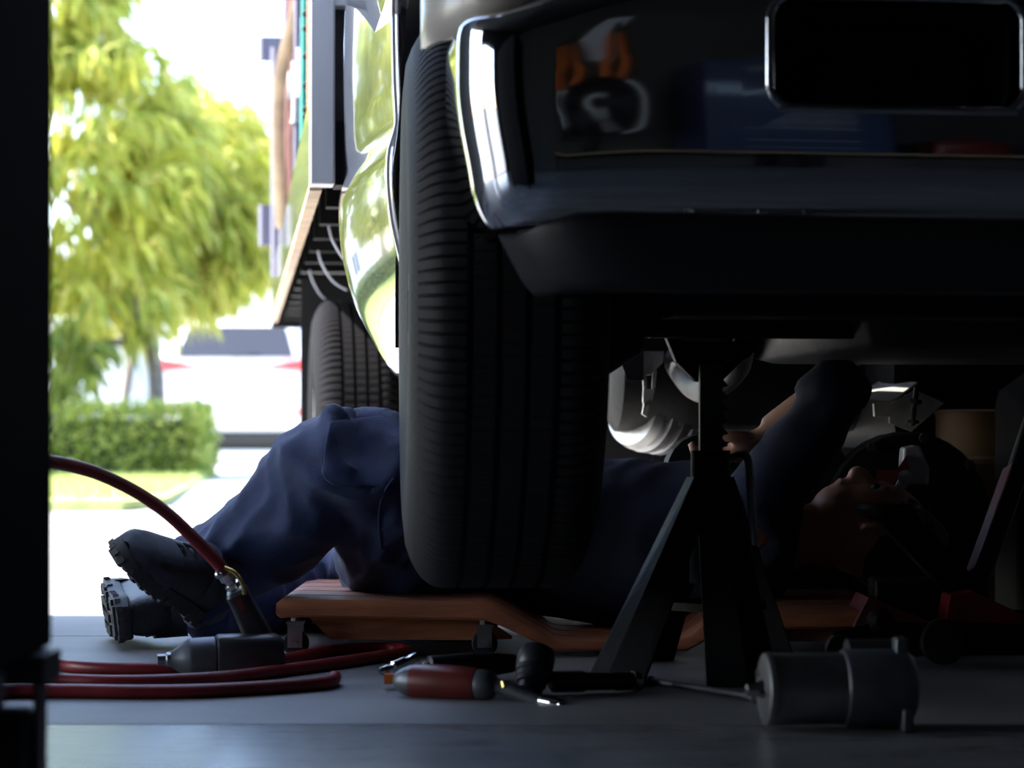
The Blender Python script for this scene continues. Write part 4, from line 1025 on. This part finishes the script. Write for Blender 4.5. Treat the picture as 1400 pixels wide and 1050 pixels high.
tree('tree', 'tall bright green tree with drooping leaves rising behind the hedge', b1,
     [(T3(95,215), (1.15,1.1,1.30), 400), (T3(75,10), (.55,.7,.65), 120), (T3(110,400), (.95,.8,.38), 46)],
     [b1, Vector(T3(214,520)), Vector(T3(196,440)), Vector(T3(120,260))], .085, M['leaves_bright'],
     [[Vector(T3(196,440)), Vector(T3(140,330)), Vector(T3(60,250))], [Vector(T3(205,470)), Vector(T3(120,470,19.8)), Vector(T3(85,500,19.6))]])
b2 = Vector((T3(165, 600, 21.5)[0], 21.5, 0))
tree('tree', 'rounded yellow-green tree between the tall tree and the truck bed', b2,
     [(T3(255,255,21.5), (.80,.9,.95), 300), (T3(305,320,21.2), (.46,.6,.58), 110), (T3(215,385,21), (.55,.6,.35), 60)],
     [b2, Vector(T3(175,520,21.5)), Vector(T3(205,420,21.5)), Vector(T3(262,300,21.5))], .05, M['leaves_bright'],
     [[Vector(T3(205,420,21.5)), Vector(T3(250,360,21.3)), Vector(T3(300,310,21.2))]])
for lab, bx_, by_ in (('broad tree left of the tall one, mirrored in the cab flank', -6.3, 19.0), ('farthest-left tree by the drive, mirrored in the cab flank', -9.6, 16.5)):
    bb_ = Vector((bx_, by_, 0))
    tree('tree', lab, bb_, [((bx_, by_, 2.6), (1.5,1.4,1.5), 420), ((bx_+.6, by_, 3.6), (.9,.9,.8), 120)],
         [bb_, bb_+Vector((.05,0,.6)), bb_+Vector((-.05,.05,1.3)), bb_+Vector((.1,0,2.6))], .10, M['leaves_bright'], [[bb_+Vector((-.05,.05,1.3)), bb_+Vector((.5,.1,2.0)), bb_+Vector((.9,0,2.9))]])
b3 = Vector((T3(60, 600, 19.4)[0], 19.4, 0))
tree('shrub', 'loose dark shrub at the cabinet edge, under the tall tree', b3,
     [(T3(78,470,19.4), (.32,.3,.28), 12), (T3(95,520,19.4), (.25,.3,.2), 7), (T3(130,450,19.6), (.40,.3,.16), 8)],
     [b3, Vector(T3(64,560,19.4)), Vector(T3(70,520,19.4)), Vector(T3(85,470,19.4))], .03, M['leaves_mid'],
     [[Vector(T3(66,540,19.4)), Vector(T3(90,500,19.3)), Vector(T3(130,470,19.3))]])
# hedge
hx0, hx1, hy0, hy1, hh = -11.0, -2.56, 18.65, 19.25, .55
hg = thing('hedge', 'clipped green box hedge standing along the lawn', 'hedge', ((hx0+hx1)/2, 18.95, 0))
obj('hedge_core', MB().box(hx0+.06, hx1-.06, hy0+.06, hy1-.06, 0, hh-.06), M['hedge_core'], hg, 0)
n = 17000; q = np.stack([rng.uniform(hx0, hx1, n), rng.uniform(hy0, hy1, n), rng.uniform(.03, hh, n)], 1); dd = rng.normal(size=(n, 3))
face = rng.integers(0, 6, n); jit = rng.normal(size=n)*.03
q[face <= 1, 1] = hy0; q[face == 2, 1] = hy1; q[(face == 3) | (face == 4), 2] = hh; q[face == 5, 0] = hx1
q += rng.normal(size=(n, 3))*.035; q[:, 2] = np.maximum(q[:, 2], .04); dd[face <= 1, 1] -= 1.5; dd[(face == 3) | (face == 4), 2] += 1.5
v, f = leaves(q, dd, rng.uniform(.05, .09, n), rng.uniform(.03, .05, n), .1); leafobj('leaves', v, f, M['leaves_hedge'], hg)
# lawn
lw = MB(); lpts = [(-14, 12.0), (-2.02, 11.9), (-1.90, 12.6), (-2.55, 19.4), (-14, 19.4)]
lw.add([(x, y, -.03) for x, y in lpts]+[(x, y, .02) for x, y in lpts], [(4,3,2,1,0),(5,6,7,8,9)]+[(i,(i+1)%5,(i+1)%5+5,i+5) for i in range(5)])
lawn = struct(obj('lawn', lw, M['soil_lawn'], None, 0))
n = 16000; q = np.stack([rng.uniform(-6.5, -1.95, n), rng.uniform(12.0, 18.7, n), np.full(n, .015)], 1)
keep = q[:, 0] < -1.93-(q[:, 1]-12.6)*.093; q = q[keep]; n = len(q); dd = rng.normal(size=(n, 3))*.35+np.array([0, 0, 1.0])
gt = bpy.data.objects.new('grass', None); COL.objects.link(gt); WM[gt] = Matrix.Identity(4)
v, f = leaves(q, dd, rng.uniform(.04, .08, n), rng.uniform(.006, .011, n), .0)
go = leafobj('grass', v, f, M['grass'], gt); go.parent = None; bpy.data.objects.remove(gt)
tag(go, 'short sunlit grass of the lawn in front of the hedge', 'grass')
# house far behind
hs_ = thing('house', 'pale house with grey roof far behind the white SUV', 'house', (-6.5, 46, 0))
H = MB(); H.box(-16, 4, 46, 56, 0, 2.7); hw_ = obj('wall', H, M['house_white'], hs_, 0)
rf = MB(); rf.add([(-16.6,45.4,2.6),(4.6,45.4,2.6),(4.6,51,4.7),(-16.6,51,4.7),(-16.6,56.6,2.6),(4.6,56.6,2.6)], [(0,1,2,3),(3,2,5,4),(0,3,4),(1,5,2),(0,4,5,1)]); obj('roof', rf, M['house_roof'], hs_, 0)
for x in (-13.5, -10.0, -4.2, .5):
    w_ = obj('window', MB().box(x-.7, x+.7, 45.93, 46.02, .9, 2.1), M['house_white'], hs_, 0)
    for k in (-1, 1): obj('pane', MB().box(x+k*.33-.28, x+k*.33+.28, 45.9, 45.96, 1.0, 2.0), M['house_glass'], w_, 0)
obj('door', MB().box(-7.6, -6.7, 45.92, 46.02, 0, 2.05), M['house_roof'], hs_, 0)

# ------------------------------------------------------------------ behind the camera: what the chrome mirrors
wb = thing('workbench', 'long dark workbench mirrored in the chrome bumper', 'workbench', (1.9, -2.3, 0))
obj('bench_top', MB().box(.5, 3.6, -2.68, -1.95, .86, .92), M['bench_wood'], wb, 0, bevel=.004)
for x in (.58, 2.0, 3.5):
    for y in (-2.6, -2.03): obj('leg', MB().box(x-.04, x+.04, y-.04, y+.04, 0, .86), M['black_paint'], wb, 0)
ct = thing('tool_chest', 'blue drawer chest on the bench, mirrored in the bumper', 'tool chest', (1.98, -2.3, .92))
obj('chest_body', MB().box(1.60, 2.36, -2.6, -2.08, .922, 1.72), M['chest_blue'], ct, 0, bevel=.006)
for k in range(5):
    dw = obj('drawer', MB().box(1.63, 2.33, -2.08, -2.065, .95+k*.15, 1.085+k*.15), M['chest_blue'], ct, 0, bevel=.003); obj('pull', MB().box(1.75, 2.21, -2.065, -2.045, 1.05+k*.15, 1.062+k*.15), M['steel'], dw, 0)
fn = thing('desk_fan', 'round dark fan with a pale hub ring, mirrored left in the bumper', 'fan', (1.22, -2.25, .92))
c = Vector((1.22, -2.30, 1.44)); b = MB(); b.lathe(c, (0,1,0), [(0,.0),(0,.15),(.02,.18),(.10,.18),(.10,.168),(.03,.16),(.03,.15)], 40); obj('housing', b, M['black_paint'], fn, 30)
for a0, a1, r in ((-60, 55, .172), (150, 215, .172)):
    obj('rim_ring', MB().tube([c+Vector((r*math.cos(math.radians(a)), .105, r*math.sin(math.radians(a)))) for a in np.linspace(a0, a1, 14)], .012, 8, 2), M['fan_ring'], fn, 60)
obj('hub_ring', MB().tube([c+Vector((-.046*math.cos(math.radians(a))-.01, .10, .046*math.sin(math.radians(a)))) for a in np.linspace(-130, 130, 20)], .013, 8, 2), M['fan_ring'], fn, 60)
for k in range(5):
    a = 2*math.pi*k/5; b = MB(); u = Vector((math.cos(a),0,math.sin(a))); w_ = Vector((-math.sin(a),.5,math.cos(a)))
    b.add([c+Vector((0,.06,0))+u*.02-w_*.012, c+Vector((0,.06,0))+u*.02+w_*.012, c+Vector((0,.06,0))+u*.13+w_*.05, c+Vector((0,.06,0))+u*.135-w_*.02], [(0,1,2,3)]); o = obj('blade', b, M['dark_steel'], fn, 0); o.modifiers.new('t','SOLIDIFY').thickness = .003
obj('stand', MB().lathe(Vector((1.22,-2.30,.922)), (0,0,1), [(0,.02),(0,.12),(.02,.115),(.03,.03),(.35,.022),(.36,.01)], 20), M['black_paint'], fn, 30)
pb = struct(obj('trim_2', MB().box(.4, 3.7, -2.70, -2.66, 1.25, 2.4), M['ceiling_metal'], None, 0))
pp = tag(obj('notice_sheet', MB().obox((1.32,-2.655,1.95), (1,0,-.35), (0,1,0), (.35,0,1), .15, .006, .26), M['paper'], None, 0), 'pale notice sheet on the wall, mirrored at the bumper top', 'sheet')
for k, x in enumerate((1.16, 1.36)):
    pl_ = thing('pliers', ('orange-handled pliers hanging on the wall, the lower mirrored pair' if k == 0 else 'orange-handled pliers hanging on the wall, the pair nearer the notice sheet'), 'pliers', (x, -2.64, 1.6), 0, 'orange pliers on the wall')
    z0 = 1.76+.05*k
    for sgn in (-1, 1): obj('handle', MB().tube([Vector((x+sgn*.008,-2.63,z0+.08)), Vector((x+sgn*.045,-2.62,z0)), Vector((x+sgn*.035,-2.62,z0-.12)), Vector((x+sgn*.03,-2.62,z0-.18))], [.012,.024,.026,.018], 10), M['orange'], pl_, 40)
    obj('jaws', MB().lathe((x,-2.63,z0+.06), (0,0,1), [(0,.02),(.03,.028),(.09,.018),(.13,.004)], 12), M['dark_steel'], pl_, 30)
gc = thing('fuel_can', 'red fuel can on the bench, mirrored in the bumper', 'can', (2.75, -2.3, .92))
b = MB(); b.rings([[Vector((2.75+x*k, -2.3+y*k, z)) for x, y in rrect(.17,.11,.04,4)] for z, k in ((.92,.95),(.93,1),(1.2,1),(1.27,.8),(1.28,.6))]); obj('can_body', b, M['tool_red'], gc, 40)
b = MB(); b.tube([(2.67,-2.3,1.26),(2.69,-2.3,1.33),(2.81,-2.3,1.33),(2.83,-2.3,1.26)], .013, 8); obj('can_handle', b, M['tool_red'], gc, 40)
b = MB(); b.cyl((2.87,-2.3,1.25),(2.89,-2.3,1.31), .025, seg=12); obj('can_cap', b, M['black_plastic'], gc, 30)
